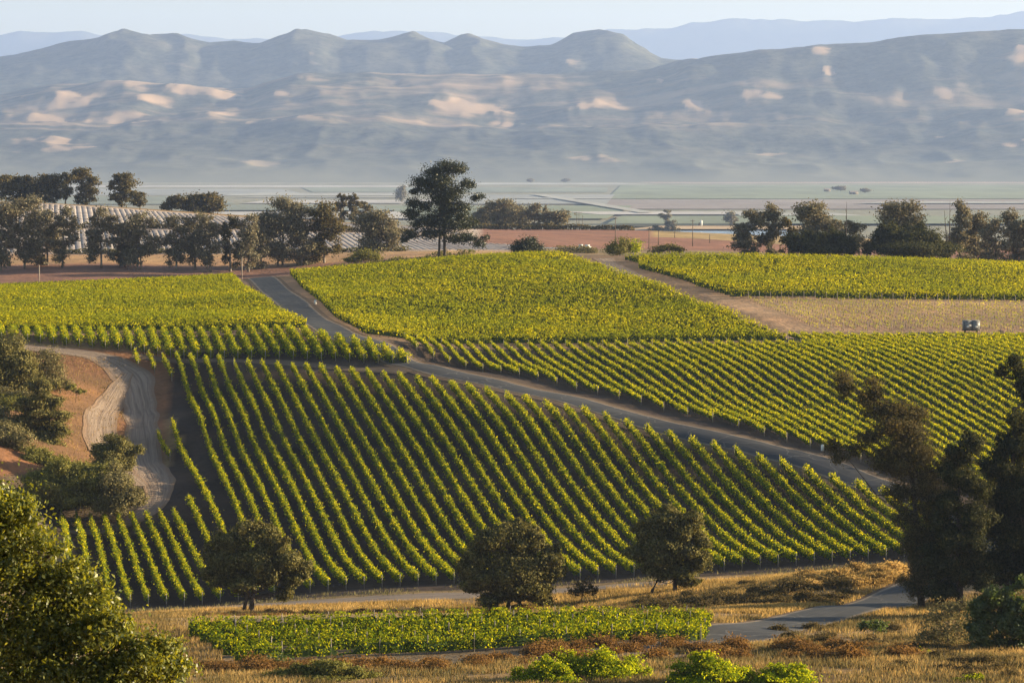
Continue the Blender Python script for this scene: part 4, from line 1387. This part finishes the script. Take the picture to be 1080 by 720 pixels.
tree("shrub", "wide sunlit olive bush beside the dirt track", "shrub", 82, 449, [(45, 508, 23, 15), (62, 500, 25, 15), (80, 504, 25, 16), (98, 505, 23, 18), (55, 520, 28, 15), (80, 522, 31, 16), (104, 522, 23, 16), (36, 522, 17, 14)], M['olive'], M['bark'], 0.32, 1.6, split=6, trunk_r=0.14)
tree("shrub", "round grey-olive bush right of the wide sunlit bush", "shrub", 124, 448, [(118, 505, 20, 16), (132, 512, 18, 15), (122, 524, 25, 15), (138, 524, 14, 13), (110, 528, 14, 13)], M['greygreen'], M['bark'], 0.32, 1.6, split=6, trunk_r=0.14)

tree("shrub", "dull olive thicket below the dark spreading oak at the left edge", "shrub", 24, 505, [(14, 418, 18, 10), (30, 424, 16, 10), (4, 428, 20, 12), (38, 436, 14, 9)], M['greygreen'], M['bark'], 0.34, 1.5, split=5, trunk_r=0.1)
tree("shrub", "sunlit olive thicket between the dark pine and the wide bush", "shrub", 52, 466, [(36, 484, 18, 11), (54, 488, 18, 10), (70, 492, 16, 9), (24, 496, 18, 12), (46, 500, 20, 10)], M['olive'], M['bark'], 0.32, 1.5, split=5, trunk_r=0.1)
tree("shrub", "small yellow-green bush at the right foot of the leaning shrub", "shrub", 80, 519, [(76, 410, 8, 5), (84, 413, 7, 4)], M['olive'], M['bark'], 0.3, 1.3, split=3, trunk_r=0.06)
tree("oak_tree", "grey-green oak cut by the left picture edge under the bank oak", "tree", -6, 488, [(-4, 448, 24, 14), (10, 456, 18, 12), (-16, 462, 24, 16)], M['greygreen'], M['bark'], 0.36, 1.5, split=5, trunk_r=0.2)

# ---- three oaks along the track below the field
g3 = "oaks along the dirt track below the steep field"
tree("oak_tree", "left one of three oaks below the steep field, twin bare trunks", "tree", 264, 366, [(228, 590, 19, 15), (240, 572, 20, 15), (262, 564, 22, 15), (286, 572, 20, 14), (304, 592, 20, 16), (318, 606, 12, 9), (256, 592, 28, 18), (282, 600, 24, 16), (232, 608, 20, 11), (262, 612, 26, 9),
     (306, 612, 12, 9), (300, 622, 8, 9), (252, 622, 8, 6)], M['oak'], M['bark'], 0.30, 1.7, trunk_r=0.34, trunks=[(257, 0.7), (265, 1.0)], fork=0.28, split=7, clump=0.24, group=g3)
tree("oak_tree", "broadest dark oak below the steep field, middle one of three, hiding its trunk", "tree", 541, 362, [(507, 592, 20, 17), (516, 572, 18, 14), (540, 566, 22, 15), (562, 572, 20, 15), (578, 590, 18, 17), (540, 592, 32, 20), (510, 613, 24, 13), (545, 616, 30, 13), (575, 610, 18, 14), (590, 602, 9, 10),
     (530, 630, 26, 8), (562, 628, 20, 9)], M['oak'], M['bark'], 0.30, 1.8, trunk_r=0.34, trunks=[(535, 0.8), (548, 0.8)], fork=0.25, split=7, clump=0.24, group=g3)
tree("oak_tree", "right one of three oaks below the steep field, brown sunlit side", "tree", 706, 367, [(684, 560, 18, 15), (700, 547, 18, 13), (722, 552, 18, 14), (736, 568, 14, 15), (690, 578, 24, 17), (716, 580, 24, 18), (738, 590, 13, 14), (694, 600, 24, 13), (720, 604, 20, 12), (708, 562, 24, 16), (722, 612, 14, 8)],
     M['oak'], M['bark'], 0.30, 1.7, trunk_r=0.32, trunks=[(687, 0.6), (712, 0.9)], fork=0.25, split=7, clump=0.24, group=g3)
tree("shrub", "small dark twiggy bush between the middle and right oaks", "shrub", 613, 366, [(606, 620, 9, 7), (616, 617, 9, 8), (624, 622, 6, 6)], M['brush'], M['bark'], 0.28, 0.9, trunk_r=0.08)

# ---- tall trees on the right
tree("eucalyptus_tree", "tall open gum tree overlapping the road on the right, sparse branches", "tree", 972, 318, [
    (887, 402, 13, 12), (893, 412, 10, 9), (922, 408, 13, 12), (915, 424, 13, 10), (928, 434, 17, 12), (950, 432, 20, 12), (966, 440, 16, 12), (938, 452, 26, 13), (962, 458, 23, 14), (914, 462, 16, 10), (906, 474, 12, 8), (880, 470, 10, 9), (886, 482, 9, 8),
    (948, 474, 26, 14), (972, 476, 21, 16), (932, 486, 18, 10), (956, 494, 23, 13), (982, 500, 16, 18), (966, 520, 18, 16), (984, 540, 16, 21), (956, 545, 13, 16), (972, 570, 18, 23), (960, 575, 12, 16), (962, 618, 13, 13), (980, 560, 16, 20), (990, 600, 18, 20), (950, 520, 16, 12), (992, 525, 16, 18), (1000, 490, 14, 14), (980, 600, 18, 23), (966, 596, 12, 18)],
     M['euc_dark'], M['bark'], 0.22, 0.8, trunk_r=0.34, fork=0.62, split=4, clump=0.52, shell=0.1, aspect=0.45)
tree("cypress_tree", "huge dark cypress filling the right side, left of two", "tree", 1012, 315, [
    (1012, 482, 14, 12), (1026, 470, 14, 14), (1002, 500, 14, 13), (1018, 510, 22, 16), (1002, 530, 18, 16), (1024, 540, 22, 18), (996, 556, 18, 16), (1014, 572, 26, 18), (990, 584, 16, 16), (1006, 602, 24, 18), (996, 622, 18, 12), (1030, 600, 20, 20)],
     M['cyp'], M['bark'], 0.26, 1.7, trunk_r=0.4, fork=0.5, split=6, clump=0.34, shell=0.35)
tree("cypress_tree", "huge dark cypress at the right picture edge, behind the green bush", "tree", 1062, 322, [
    (1070, 384, 12, 9), (1084, 398, 15, 12), (1056, 392, 7, 5), (1086, 420, 14, 14), (1074, 442, 18, 14), (1058, 472, 16, 14), (1076, 470, 18, 18), (1046, 490, 16, 14), (1066, 506, 24, 18), (1048, 526, 22, 18), (1080, 530, 24, 22), (1056, 560, 26, 20), (1084, 570, 26, 24), (1046, 592, 22, 18), (1074, 600, 28, 20), (1108, 520, 24, 50), (1108, 600, 24, 30)],
     M['cyp'], M['bark'], 0.26, 1.6, trunk_r=0.45, fork=0.5, split=6, clump=0.36, shell=0.35)

gq = "added shade cypresses just beyond the right picture edge"  # mostly unseen trees, added to shade the lower road and front vines
for px, D, t, lab in [(1112, 338, 560, "added shade cypress cut by the right picture edge, farther one"), (1128, 300, 575, "added shade cypress mostly beyond the right picture edge, nearer one"), (1190, 318, 540, "added shade cypress outside the right picture edge behind the others")]:
    tree("cypress_tree", lab, "tree", px, D, [(px + rt.uniform(-22, 22), t + q * (640 - t) / 6.5, 20 + 3 * q, 24) for q in range(6)], M['cyp'], M['bark'], 0.3, 1.2, trunk_r=0.4, fork=0.5, split=3, group=gq, clump=0.36, shell=0.35)

# ---- bushes lower right and along the bottom
tree("shrub", "big leafy green bush in the lower right corner", "shrub", 1050, 252, [(1034, 640, 16, 12), (1052, 630, 18, 13), (1070, 640, 18, 14), (1040, 658, 20, 14), (1064, 660, 24, 16), (1092, 650, 24, 22), (1046, 678, 18, 12), (1076, 682, 22, 14), (1078, 614, 9, 7)], M['green'], M['bark'], 0.24, 1.6, split=6, trunk_r=0.1, fork=0.3, twigs=40)
tree("shrub", "sparse grey twiggy bush left of the big green bush", "shrub", 1000, 256, [(988, 650, 12, 9), (1004, 644, 12, 9), (1018, 640, 10, 10), (996, 668, 18, 10), (1016, 664, 14, 12), (976, 672, 10, 9), (1010, 684, 20, 9), (984, 686, 14, 7)], M['greygreen'], M['bark'], 0.22, 0.7, trunk_r=0.08, fork=0.3, clump=0.4, shell=0.1)
tree("shrub", "small bright yellow-green bush below the grey twiggy bush", "shrub", 962, 246, [(952, 694, 9, 5), (964, 691, 9, 6), (976, 692, 7, 6)], M['lime'], M['bark'], 0.2, 1.3, trunk_r=0.06)
tree("shrub", "lime bush cut by the bottom edge near the right corner", "shrub", 1024, 226, [(1014, 718, 10, 5), (1028, 716, 11, 6), (1020, 724, 14, 6)], M['lime'], M['bark'], 0.2, 1.5, split=5, trunk_r=0.06)
tree("shrub", "small dark green bush beside the lower road on dry grass", "shrub", 922, 268, [(914, 660, 8, 5), (926, 659, 9, 5)], M['green'], M['bark'], 0.22, 1.6, trunk_r=0.06)
tree("shrub", "low lime-green bush at the bottom, left one of a pair", "shrub", 575, 226, [(558, 713, 16, 11), (574, 706, 18, 12), (590, 709, 16, 12), (576, 717, 30, 11)], M['lime'], M['bark'], 0.2, 1.6, split=5, trunk_r=0.07)
tree("shrub", "olive-green feathery bush at the bottom beside the lime bush", "shrub", 622, 229, [(606, 700, 16, 14), (622, 698, 18, 15), (640, 703, 19, 14), (660, 706, 16, 14), (630, 712, 35, 11), (676, 712, 14, 11)], M['lime'], M['bark'], 0.2, 1.1, split=5, trunk_r=0.07, clump=0.4)
tree("shrub", "brightest lime-green bush at the bottom edge, right of centre", "shrub", 748, 224, [(726, 708, 18, 12), (744, 700, 20, 12), (764, 704, 19, 12), (782, 712, 14, 11), (748, 714, 40, 11)], M['lime'], M['bark'], 0.2, 1.7, split=5, trunk_r=0.07)
tree("shrub", "lime bush right beside the brightest one at the bottom edge", "shrub", 826, 224, [(806, 712, 14, 9), (822, 706, 16, 9), (840, 708, 15, 9), (828, 716, 32, 8)], M['lime'], M['bark'], 0.2, 1.4, split=5, trunk_r=0.07)
tree("shrub", "rounded green bush in front of the small vineyard's left end", "shrub", 291, 243, [(282, 700, 11, 7), (296, 698, 11, 7), (306, 703, 9, 5)], M['green'], M['bark'], 0.2, 1.3, trunk_r=0.06)
tree("shrub", "wide yellow-olive brush mound at the bottom edge, left of centre", "shrub", 335, 232, [(300, 712, 16, 8), (325, 706, 18, 8), (350, 706, 18, 9), (375, 710, 18, 8), (395, 716, 14, 7), (340, 716, 40, 8)], M['olive'], M['bark'], 0.2, 1.2, split=5, trunk_r=0.06, clump=0.4)

# ---- the big near tree in the lower left corner
near = []
for (a, b, c, d) in [(-30, 560, 60, 46), (12, 548, 30, 26), (-6, 528, 24, 18), (34, 585, 34, 28), (0, 620, 60, 50), (60, 622, 36, 28), (96, 640, 30, 24), (40, 670, 55, 36), (112, 676, 40, 26), (150, 684, 32, 20), (174, 702, 24, 16), (90, 708, 55, 28), (10, 716, 60, 36), (140, 718, 46, 20), (84, 604, 16, 12)]:
    near.append((a, b, c * 0.8, d * 0.8, 0.3))
    for _ in range(8):
        th, q = rt.uniform(0, 2 * math.pi), rt.uniform(0.3, 0.98)
        near.append((a + c * q * math.cos(th), b + d * q * math.sin(th), c * rt.uniform(0.28, 0.5), d * rt.uniform(0.28, 0.5), rt.uniform(-1.2, 0.8)))
tree("oak_tree", "big near oak with distinct glossy leaves in the lower left corner", "tree", 30, 76, near, M['near'], M['bark'], 0.13, 0.8, trunk_r=0.16, fork=0.45, clump=0.5, shell=0.2, twigs=420, aspect=0.5, depth=0.9)

# ================================================================ smaller things
re_ = np.random.default_rng(404)

# ---- low white plastic tunnels on the hill behind the tree line
T2 = -0.157


def tunnel(label, group, u, d0, d1):
    n = max(3, int((d1 - d0) / 6))
    y = np.linspace(d0, d1, n)
    wob = 0.12 * (vnoise(y * 0.2, np.full(n, u)) - 0.5)
    x = u + T2 * y + wob
    z = ground_z(x, y)
    a = np.linspace(0, math.pi, 7)
    h = 0.2 + 0.12 * vnoise(y * 0.35, np.full(n, u + 40))
    X = x[:, None] - 1.09 * np.cos(a)[None, :]
    Z = z[:, None] - 0.05 + h[:, None] * np.sin(a)[None, :]
    Y = np.repeat(y[:, None], 7, 1)
    q = np.arange(n - 1)[:, None] * 7 + np.arange(6)[None, :]
    m = MB().add(np.stack([X, Y, Z], -1), np.stack([q, q + 7, q + 8, q + 1], -1).reshape(-1, 4))
    return tag(m.build("plastic_tunnel", M['plastic'], loc=(x[0], y[0], float(z[0])), smooth=True), label, "crop tunnel", group)


us = np.arange(XD(-30, 1000) - T2 * 1000, XD(548, 1000) - T2 * 1000, 2.15)
i = 0
for u in us:
    pxm = 540 + (u + T2 * 960) / 960 * FPX
    if 48 < pxm < 64:
        continue
    i += 1
    d1 = 1046.0 if pxm < 440 else float(np.interp(pxm, [440, 548], [1046, 1010]))
    tunnel("low white plastic tunnel of the lower rows, %s from the left" % ordinal(i), "white plastic tunnels, lower rows", u, 951.0, d1)
us = np.arange(XD(-30, 1120) - T2 * 1120, XD(470, 1120) - T2 * 1120, 2.2)
for i, u in enumerate(us):
    tunnel("low white plastic tunnel of the upper rows, %s from the left" % ordinal(i + 1), "white plastic tunnels, upper rows", u, 1064.0, 1196.0)


def hedge(label, pts, h, w, mat, leaf, cov=1.3, name="hedge", cat="hedge"):
    m = MB()
    P3 = [on(px, D) for px, D in pts]
    for a, b in zip(P3[:-1], P3[1:]):
        L = math.dist(a[:2], b[:2])
        n = int(cov * L * (h * 2 + w) / (leaf * leaf * 0.3))
        t = re_.random(n)
        x, y = a[0] + (b[0] - a[0]) * t, a[1] + (b[1] - a[1]) * t
        top = h * (0.6 + 0.8 * vnoise(x * 0.35, y * 0.35 + 3))
        x = x + re_.normal(0, w / 3, n)
        y = y + re_.normal(0, w / 3, n)
        z = ground_z(x, y) + top * re_.random(n)
        leaves(m, np.stack([x, y, z], -1), leaf * (0.6 + 0.8 * re_.random(n)), None, 1.0, 0, 0.6, 0.3, re_)
    return tag(m.build(name, mat, loc=P3[0]), label, cat)


hedge("thin dark hedge between the two plastic tunnel fields", [(85, 1056), (200, 1056), (330, 1056), (436, 1055)], 2.0, 1.5, M['euc_dark'], 0.7)
hedge("dark weedy strip along the near ends of the plastic tunnels", [(60, 946), (200, 946), (300, 946), (430, 944)], 1.3, 1.5, M['oak'], 0.6)
hedge("low scrubby hedge behind the lone pine on the crest", [(330, 868), (420, 864), (500, 858)], 2.3, 2.5, M['olive'], 0.6)
hedge("dark hedge along the far edge of the middle brown field", [(495, 1336), (560, 1336), (640, 1336), (668, 1336)], 2.2, 2.0, M['euc_dark'], 0.9)
hedge("grey weedy hedge in front of the white farm truck", [(588, 940), (610, 936), (628, 930)], 1.7, 2.5, M['greygreen'], 0.5)

# ---- poles
for px, D, top, arm, lab in [(608.3, 1500, 223.5, 1.4, "utility pole at the brown field, left one of a close pair"), (610.6, 1506, 223.5, 1.4, "utility pole at the brown field, right one of a close pair"), (614.5, 1480, 227, 0, "short plain pole right of the close pair of poles"),
                             (649, 1120, 229, 0.9, "utility pole on the brown slope above the two crest bushes"), (684.5, 1010, 240, 0.8, "utility pole left of the reservoir, tallest in its foreground"), (694.5, 1120, 243.5, 0, "thin pole before the left end of the reservoir"),
                             (711.6, 1250, 244, 0.6, "thin pole in front of the small tree by the reservoir"), (730.5, 1120, 231.5, 0.9, "tall thin pole before the middle of the reservoir"), (748.5, 1150, 247, 0, "short pole before the right part of the reservoir")]:
    b = on(px, D)
    tp = P(px, top, D)
    m = MB()
    m.tube([(b[0], b[1], b[2] - 0.5), (b[0], b[1], tp[2])], [0.19, 0.13], n=6)
    o = tag(m.build("utility_pole", M['pole'], loc=b), lab, "pole", "utility poles beyond the crest")
    if arm:
        for q in (0.5, 1.6)[:1 if arm < 1.2 else 2]:
            m = MB()
            m.box(-arm, arm, -0.07, 0.07, -0.08, 0.08, origin=(b[0], b[1] - 0.2, tp[2] - q))
            m.build("crossarm", M['pole'], o, loc=(b[0], b[1], tp[2] - q))
for px, D, top, lab in [(41.5, 842, 279.5, "pale post at the edge of the brown field, far left"), (255.3, 838, 271.5, "pale thin post beside the top end of the asphalt road")]:
    b = on(px, D)
    m = MB()
    m.tube([(b[0], b[1], b[2] - 0.3), (b[0], b[1], P(px, top, D)[2])], [0.15, 0.13], n=6)
    tag(m.build("field_post", M['post'], loc=b), lab, "post", "pale posts by the brown field")

# ---- white markers beside the road
for px, D, h, w, lab in [(332.5, 655, 0.95, 0.28, "small white marker post on the upper road's right verge"), (867.5, 460, 1.0, 0.27, "white marker post beside the road near the tall gum tree")]:
    b = on(px, D)
    m = MB()
    m.tube([(b[0], b[1], b[2] - 0.2), (b[0], b[1], b[2] + h * 0.92), (b[0], b[1], b[2] + h)], [w, w * 0.92, w * 0.6], n=10)
    o = tag(m.build("marker_post", M['white'], loc=b), lab, "marker post", "white markers beside the road")
    m = MB()
    m.tube([(b[0], b[1], b[2] + h * 0.98), (b[0], b[1], b[2] + h * 1.08)], [w * 0.7, w * 0.55], n=10)
    m.build("cap", M['metal'], o, loc=b)

# ---- twin grey cabinets on a trailer in the bare strip
b = on(1024, 603)
tr = tag(empty("equipment_trailer", b), "grey trailer with twin cabinets and bright panes standing in the bare strip", "trailer")
bx, by, bz = b
for sx in (-0.87, 0.87):
    m = MB()
    m.box(-0.83, 0.83, -0.9, 0.9, 0.62, 2.45, origin=(bx + sx, by, bz))
    c = m.build("cabinet", M['metal'], tr, loc=(bx + sx, by, bz))
    m = MB()
    m.box(-0.86, 0.86, -0.98, 0.98, 2.45, 2.53, origin=(bx + sx, by, bz))
    m.build("roof_lid", M['metal'], c, loc=(bx + sx, by, bz))
    c.children[-1].location = (0, 0, 0)
    m = MB()
    m.box(-0.16, 0.36, -0.94, -0.9, 1.05, 1.45, origin=(bx + sx, by, bz))
    m.build("window", M['glass'], c, loc=(bx + sx, by, bz)).location = (0, 0, 0)
    m = MB()
    m.box(-0.72, -0.66, -0.925, -0.9, 0.8, 2.2, origin=(bx + sx, by, bz))
    m.build("door_rail", M['black'], c, loc=(bx + sx, by, bz)).location = (0, 0, 0)
m = MB()
m.box(-1.7, 1.7, -0.85, 0.85, 0.45, 0.61, origin=b)
m.box(-0.06, 0.06, -2.4, -0.85, 0.47, 0.57, origin=b)
m.build("chassis", M['black'], tr, loc=b)
for sx in (-1.25, 1.25):
    m = MB()
    m.tube([(bx + sx - 0.13, by, bz + 0.36), (bx + sx + 0.13, by, bz + 0.36)], [0.36, 0.36], n=14)
    m.build("wheel", M['black'], tr, loc=(bx + sx, by, bz + 0.36))
# ---- slatted wooden bin beside it
b = on(1056.5, 597)
cr = MB()
for k in range(4):
    cr.box(-0.75, 0.75, -0.52, -0.49, 0.12 + 0.27 * k, 0.30 + 0.27 * k, origin=b)
    cr.box(-0.75, 0.75, 0.49, 0.52, 0.12 + 0.27 * k, 0.30 + 0.27 * k, origin=b)
    cr.box(-0.77, -0.74, -0.48, 0.48, 0.12 + 0.27 * k, 0.30 + 0.27 * k, origin=b)
    cr.box(0.74, 0.77, -0.48, 0.48, 0.12 + 0.27 * k, 0.30 + 0.27 * k, origin=b)
for sx in (-0.68, 0.68):
    for sy in (-0.42, 0.42):
        cr.box(sx - 0.06, sx + 0.06, sy - 0.06, sy + 0.06, 0, 1.25, origin=b)
cr.box(-0.72, 0.72, -0.48, 0.48, 0.1, 0.14, origin=b)
tag(cr.build("wooden_bin", M['crate'], loc=b), "reddish slatted wooden bin in the bare strip right of the grey trailer", "bin")

# ---- white farm truck beyond the crest
b = on(616, 962)
tk = tag(empty("farm_truck", b), "small white farm truck parked beyond the crest by the brown field", "truck")
bx, by, bz = b


def part(nm, mt, *boxes):
    m = MB()
    for q in boxes:
        m.box(*q, origin=b)
    return m.build(nm, mt, tk, loc=b)


part("cab", M['white'], (-2.2, -0.4, -0.85, 0.85, 0.55, 1.25), (-1.75, -0.42, -0.8, 0.8, 1.25, 1.95))
part("bed", M['white'], (-0.36, 2.4, -0.85, 0.85, 0.6, 0.72), (-0.36, 2.4, -0.88, -0.8, 0.72, 1.25), (-0.36, 2.4, 0.8, 0.88, 0.72, 1.25), (2.34, 2.42, -0.79, 0.79, 0.72, 1.25))
part("side_window", M['darkglass'], (-1.5, -0.7, -0.815, -0.8, 1.35, 1.8))
part("windscreen", M['darkglass'], (-1.765, -1.75, -0.65, 0.65, 1.35, 1.85))
part("water_tank", M['white'], (0.2, 1.9, -0.6, 0.6, 0.73, 1.9))
for sx in (-1.4, 1.5):
    for sy in (-0.86, 0.86):
        m = MB()
        m.tube([(bx + sx, by + sy - 0.11, bz + 0.36), (bx + sx, by + sy + 0.11, bz + 0.36)], [0.36, 0.36], n=12)
        m.build("wheel", M['black'], tk, loc=(bx + sx, by + sy, bz + 0.36))
# ---- irrigation pipe
pts = [on(px, 956, 0.75) for px in (566, 574, 582, 590, 598, 608)]
m = MB()
m.tube(pts, [0.16] * 6, n=8)
for p in pts:
    m.box(-0.05, 0.05, -0.05, 0.05, -0.85, 0.0, origin=p)
tag(m.build("irrigation_pipe", M['white'], loc=pts[0]), "long white irrigation pipe on short legs beyond the round crest bush", "pipe")

# ---- the valley: a white tower, sheds and far trees
def vpt(px, py):
    D = vD(py)
    return (XD(px, D), D, VALLEY + 3)


b = vpt(739.5, 240.5)
m = MB()
m.tube([(b[0], b[1], b[2] - 1), (b[0], b[1], b[2] + 4.2), (b[0], b[1], b[2] + 4.9)], [1.1, 1.1, 0.2], n=14)
o = tag(m.build("water_tank", M['white'], loc=b), "white water tank standing behind the pale blue reservoir", "tank")
m = MB()
m.box(-2.6, -1.2, -1, 1, -1, 2.2, origin=b)
m.build("pump_house", M['pole'], o, loc=b)
for px, py, w, lab in [(872, 203.5, 12, "far pale farm shed in the valley, left one of two"), (900, 206.5, 15, "far pale farm shed in the valley, right one of two")]:
    b = vpt(px, py)
    m = MB()
    m.box(-w / 2, w / 2, -9, 9, 0, 4, origin=b)
    m.add([(b[0] + sx * w * 0.52, b[1] + y, b[2] + z) for y, z in ((-9.6, 4), (0, 6.5), (9.6, 4)) for sx in (-1, 1)], [(0, 1, 3, 2), (2, 3, 5, 4)])
    sh = tag(m.build("farm_shed", M['post'], loc=b), lab, "shed", "far farm sheds in the valley")
    m = MB()
    m.box(-2.5, 2.5, -9.06, -9.0, 0, 3.4, origin=b)
    m.build("door", M['pole'], sh, loc=b)
for px, py, h, w, lab in [(424, 214, 17, 11, "hazy round tree in the valley just left of the lone pine"), (772, 238.5, 13, 14, "hazy round tree in the valley left of the right-hand tree belt"), (886, 202, 5, 12, "hazy tree beside the left far farm shed"), (912, 204, 4, 10, "hazy tree right of the two far farm sheds"),
                          (937, 220, 6, 16, "hazy round tree in the valley above the second dark oak"), (560, 193, 4, 8, "tiny hazy tree at the foot of the hills, left one"), (596, 192.6, 3.5, 9, "tiny hazy tree at the foot of the hills, right one"),
                          (336, 190.5, 5, 6, "tiny hazy tree on the valley's far side, left of a pair"), (352, 190.5, 5, 8, "tiny hazy tree on the valley's far side, right of a pair")]:
    D = vD(py)
    b = (XD(px, D), D, VALLEY + 2)
    s = D / FPX
    r0 = tag(empty("valley_tree", b), lab, "tree", "far trees in the valley")
    m = MB()
    m.tube([(b[0], b[1], b[2] - 2), (b[0], b[1], b[2] + h * s * 0.5)], [0.5, 0.3], n=5)
    m.build("trunk", M['bark'], r0, loc=b)
    m = MB()
    crown_mesh(m, [(b[0] + re_.uniform(-.25, .25) * w * s, b[1], b[2] + h * s * q, w * s * 0.36, w * s * 0.36, h * s * 0.26) for q in (0.35, 0.5, 0.62, 0.74)], 2.2, 1.3, re_, 0.34, 0.3)
    m.build("crown", M['euc'], r0, loc=b)

# ---- low wild shrubs: a few shapes, copied one by one
def mound(name, mat, leaf, r, tall=0.6):
    m = MB()
    L = []
    for _ in range(6):
        a = r.uniform(0, 2 * math.pi)
        q = r.uniform(0, 0.55)
        L.append((q * math.cos(a), q * math.sin(a), r.uniform(0.15, 0.4) * tall, r.uniform(0.35, 0.6), r.uniform(0.35, 0.6), tall * r.uniform(0.45, 0.7)))
    crown_mesh(m, L, leaf, 0.9, r, 0.42, 0.2, 0.4)
    n = 120
    a, q = r.uniform(0, 2 * math.pi, n), r.random(n) ** 0.5 * 0.85
    p = np.stack([q * np.cos(a), q * np.sin(a), tall * (0.55 + 0.5 * r.random(n)) * (1 - 0.5 * q)], -1)
    leaves(m, p, leaf * 1.3, None, 1.0, 0, 0.25, 0.0, r)
    return m.build(name, mat)


def scatter(protos, spots, label, cat, group):
    first = [True] * len(protos)
    for (px, D, s) in spots:
        k = int(re_.integers(0, len(protos)))
        if first[k]:
            o = protos[k]
            first[k] = False
        else:
            o = protos[k].copy()
            COL.objects.link(o)
        o.location = on(px, D, -0.05)
        o.rotation_euler = (0, 0, re_.uniform(0, 6.28))
        o.scale = (s, s * re_.uniform(0.8, 1.2), s * re_.uniform(0.75, 1.1))
        tag(o, label, cat, group)
    for k in range(len(protos)):
        if first[k]:
            bpy.data.objects.remove(protos[k])


U = re_.uniform
spots = [(U(205, 560), U(236, 245.5), U(0.9, 1.6)) for _ in range(46)] + [(U(560, 960), U(240, 259), U(0.9, 1.7)) for _ in range(60)]
scatter([mound("wild_shrub", M['rust'], 0.17, re_) for _ in range(4)], spots, "low rust-brown wild shrub on the dry ground below the front vineyard", "shrub", "rust-brown wild shrubs in the foreground")
spots = [(U(690, 900), U(322, 346), U(1.0, 2.0)) for _ in range(46)] + [(U(640, 800), U(346, 362), U(0.9, 1.5)) for _ in range(18)]
scatter([mound("wild_shrub", M['brush'], 0.2, re_) for _ in range(4)], spots, "low grey-brown brush on the bank above the lower road", "shrub", "grey-brown brush on the road bank")
spots = [(U(840, 955), U(338, 358), U(1.0, 1.9)) for _ in range(30)]
scatter([mound("wild_shrub", M['grass_gold'], 0.2, re_) for _ in range(3)], spots, "golden dry brush on the sunlit hump left of the dark cypress", "shrub", "golden brush on the hump by the cypress")
spots = [(U(200, 700), U(340, 364), U(0.7, 1.3)) for _ in range(60)]
scatter([mound("wild_shrub", M['rust'], 0.18, re_, 0.5) for _ in range(3)], spots, "low orange-brown shrub on the verge behind the front vineyard", "shrub", "orange-brown shrubs on the verge")
spots = [(U(820, 990), U(262, 292), U(0.7, 1.4)) for _ in range(26)] + [(U(930, 1080), U(228, 262), U(0.7, 1.4)) for _ in range(40)]
scatter([mound("wild_shrub", M['brush'], 0.18, re_, 0.5) for _ in range(3)], spots, "low brown brush on the near side of the lower road", "shrub", "brown brush right of the lower road")

# ---- dry grass: uncountable blades
def grass(name, regions, mat, h=0.45, w=0.045):
    m = MB()
    for (px0, px1, d0, d1, per_m2) in regions:
        dm = (d0 + d1) / 2
        area = (px1 - px0) / FPX * dm * (d1 - d0)
        n = int(area * per_m2)
        D = re_.uniform(d0, d1, n)
        x = (re_.uniform(px0, px1, n) - 540) / FPX * D
        keep = (fbm(x * 0.16 + 9, D * 0.16 + 2, 3) + re_.normal(0, 0.08, n)) > 0.40
        x, D = x[keep], D[keep]
        # keep off the road
        R = np.array(ROAD)
        dist = np.min(np.hypot(x[:, None] - R[None, :, 0], D[:, None] - R[None, :, 1]), 1) if False else seg_dist(x, D, R)
        ok = dist > 4.1
        x, D = x[ok], D[ok]
        n = len(x)
        z = ground_z(x, D)
        a = re_.uniform(0, math.pi, n)
        hh = h * (0.5 + re_.random(n) * 0.9)
        ww = w * (0.6 + re_.random(n))
        lx, ly = re_.normal(0, 0.3, n) * hh, re_.normal(0, 0.3, n) * hh
        v = np.stack([np.stack([x - ww * np.cos(a), D - ww * np.sin(a), z - 0.03], -1), np.stack([x + ww * np.cos(a), D + ww * np.sin(a), z - 0.03], -1), np.stack([x + lx, D + ly, z + hh], -1)], 1).reshape(-1, 3)
        m.add(v, None, np.arange(3 * n).reshape(-1, 3))
    return tag(m.build(name, mat), kind='stuff')


def seg_dist(x, y, R):
    best = np.full(len(x), 1e9)
    for (ax, ay), (bx_, by_) in zip(R[:-1], R[1:]):
        L2 = (bx_ - ax) ** 2 + (by_ - ay) ** 2
        t = np.clip(((x - ax) * (bx_ - ax) + (y - ay) * (by_ - ay)) / L2, 0, 1)
        best = np.minimum(best, np.hypot(x - ax - t * (bx_ - ax), y - ay - t * (by_ - ay)))
    return best


grass("dry_grass", [(100, 232, 243, 300, 22), (150, 1240, 222, 246, 30), (560, 1000, 246, 300, 22), (1000, 1300, 246, 300, 14), (960, 1150, 250, 330, 18), (1150, 1400, 300, 400, 7)], M['grass'])
grass("golden_grass_on_verge", [(130, 740, 338, 380, 24), (640, 1000, 300, 384, 22), (760, 860, 283, 345, 14)], M['grass_gold'], 0.42, 0.05)
grass("dry_grass_on_bank", [(20, 130, 470, 556, 3)], M['grass'], 0.35, 0.06)
grass("weeds_along_field_edges", [(190, 1100, 222, 246, 7), (560, 1000, 246, 330, 4), (150, 900, 338, 372, 4), (470, 960, 430, 452, 4), (60, 960, 389, 397, 5)], M['greygreen'], 0.4, 0.06)
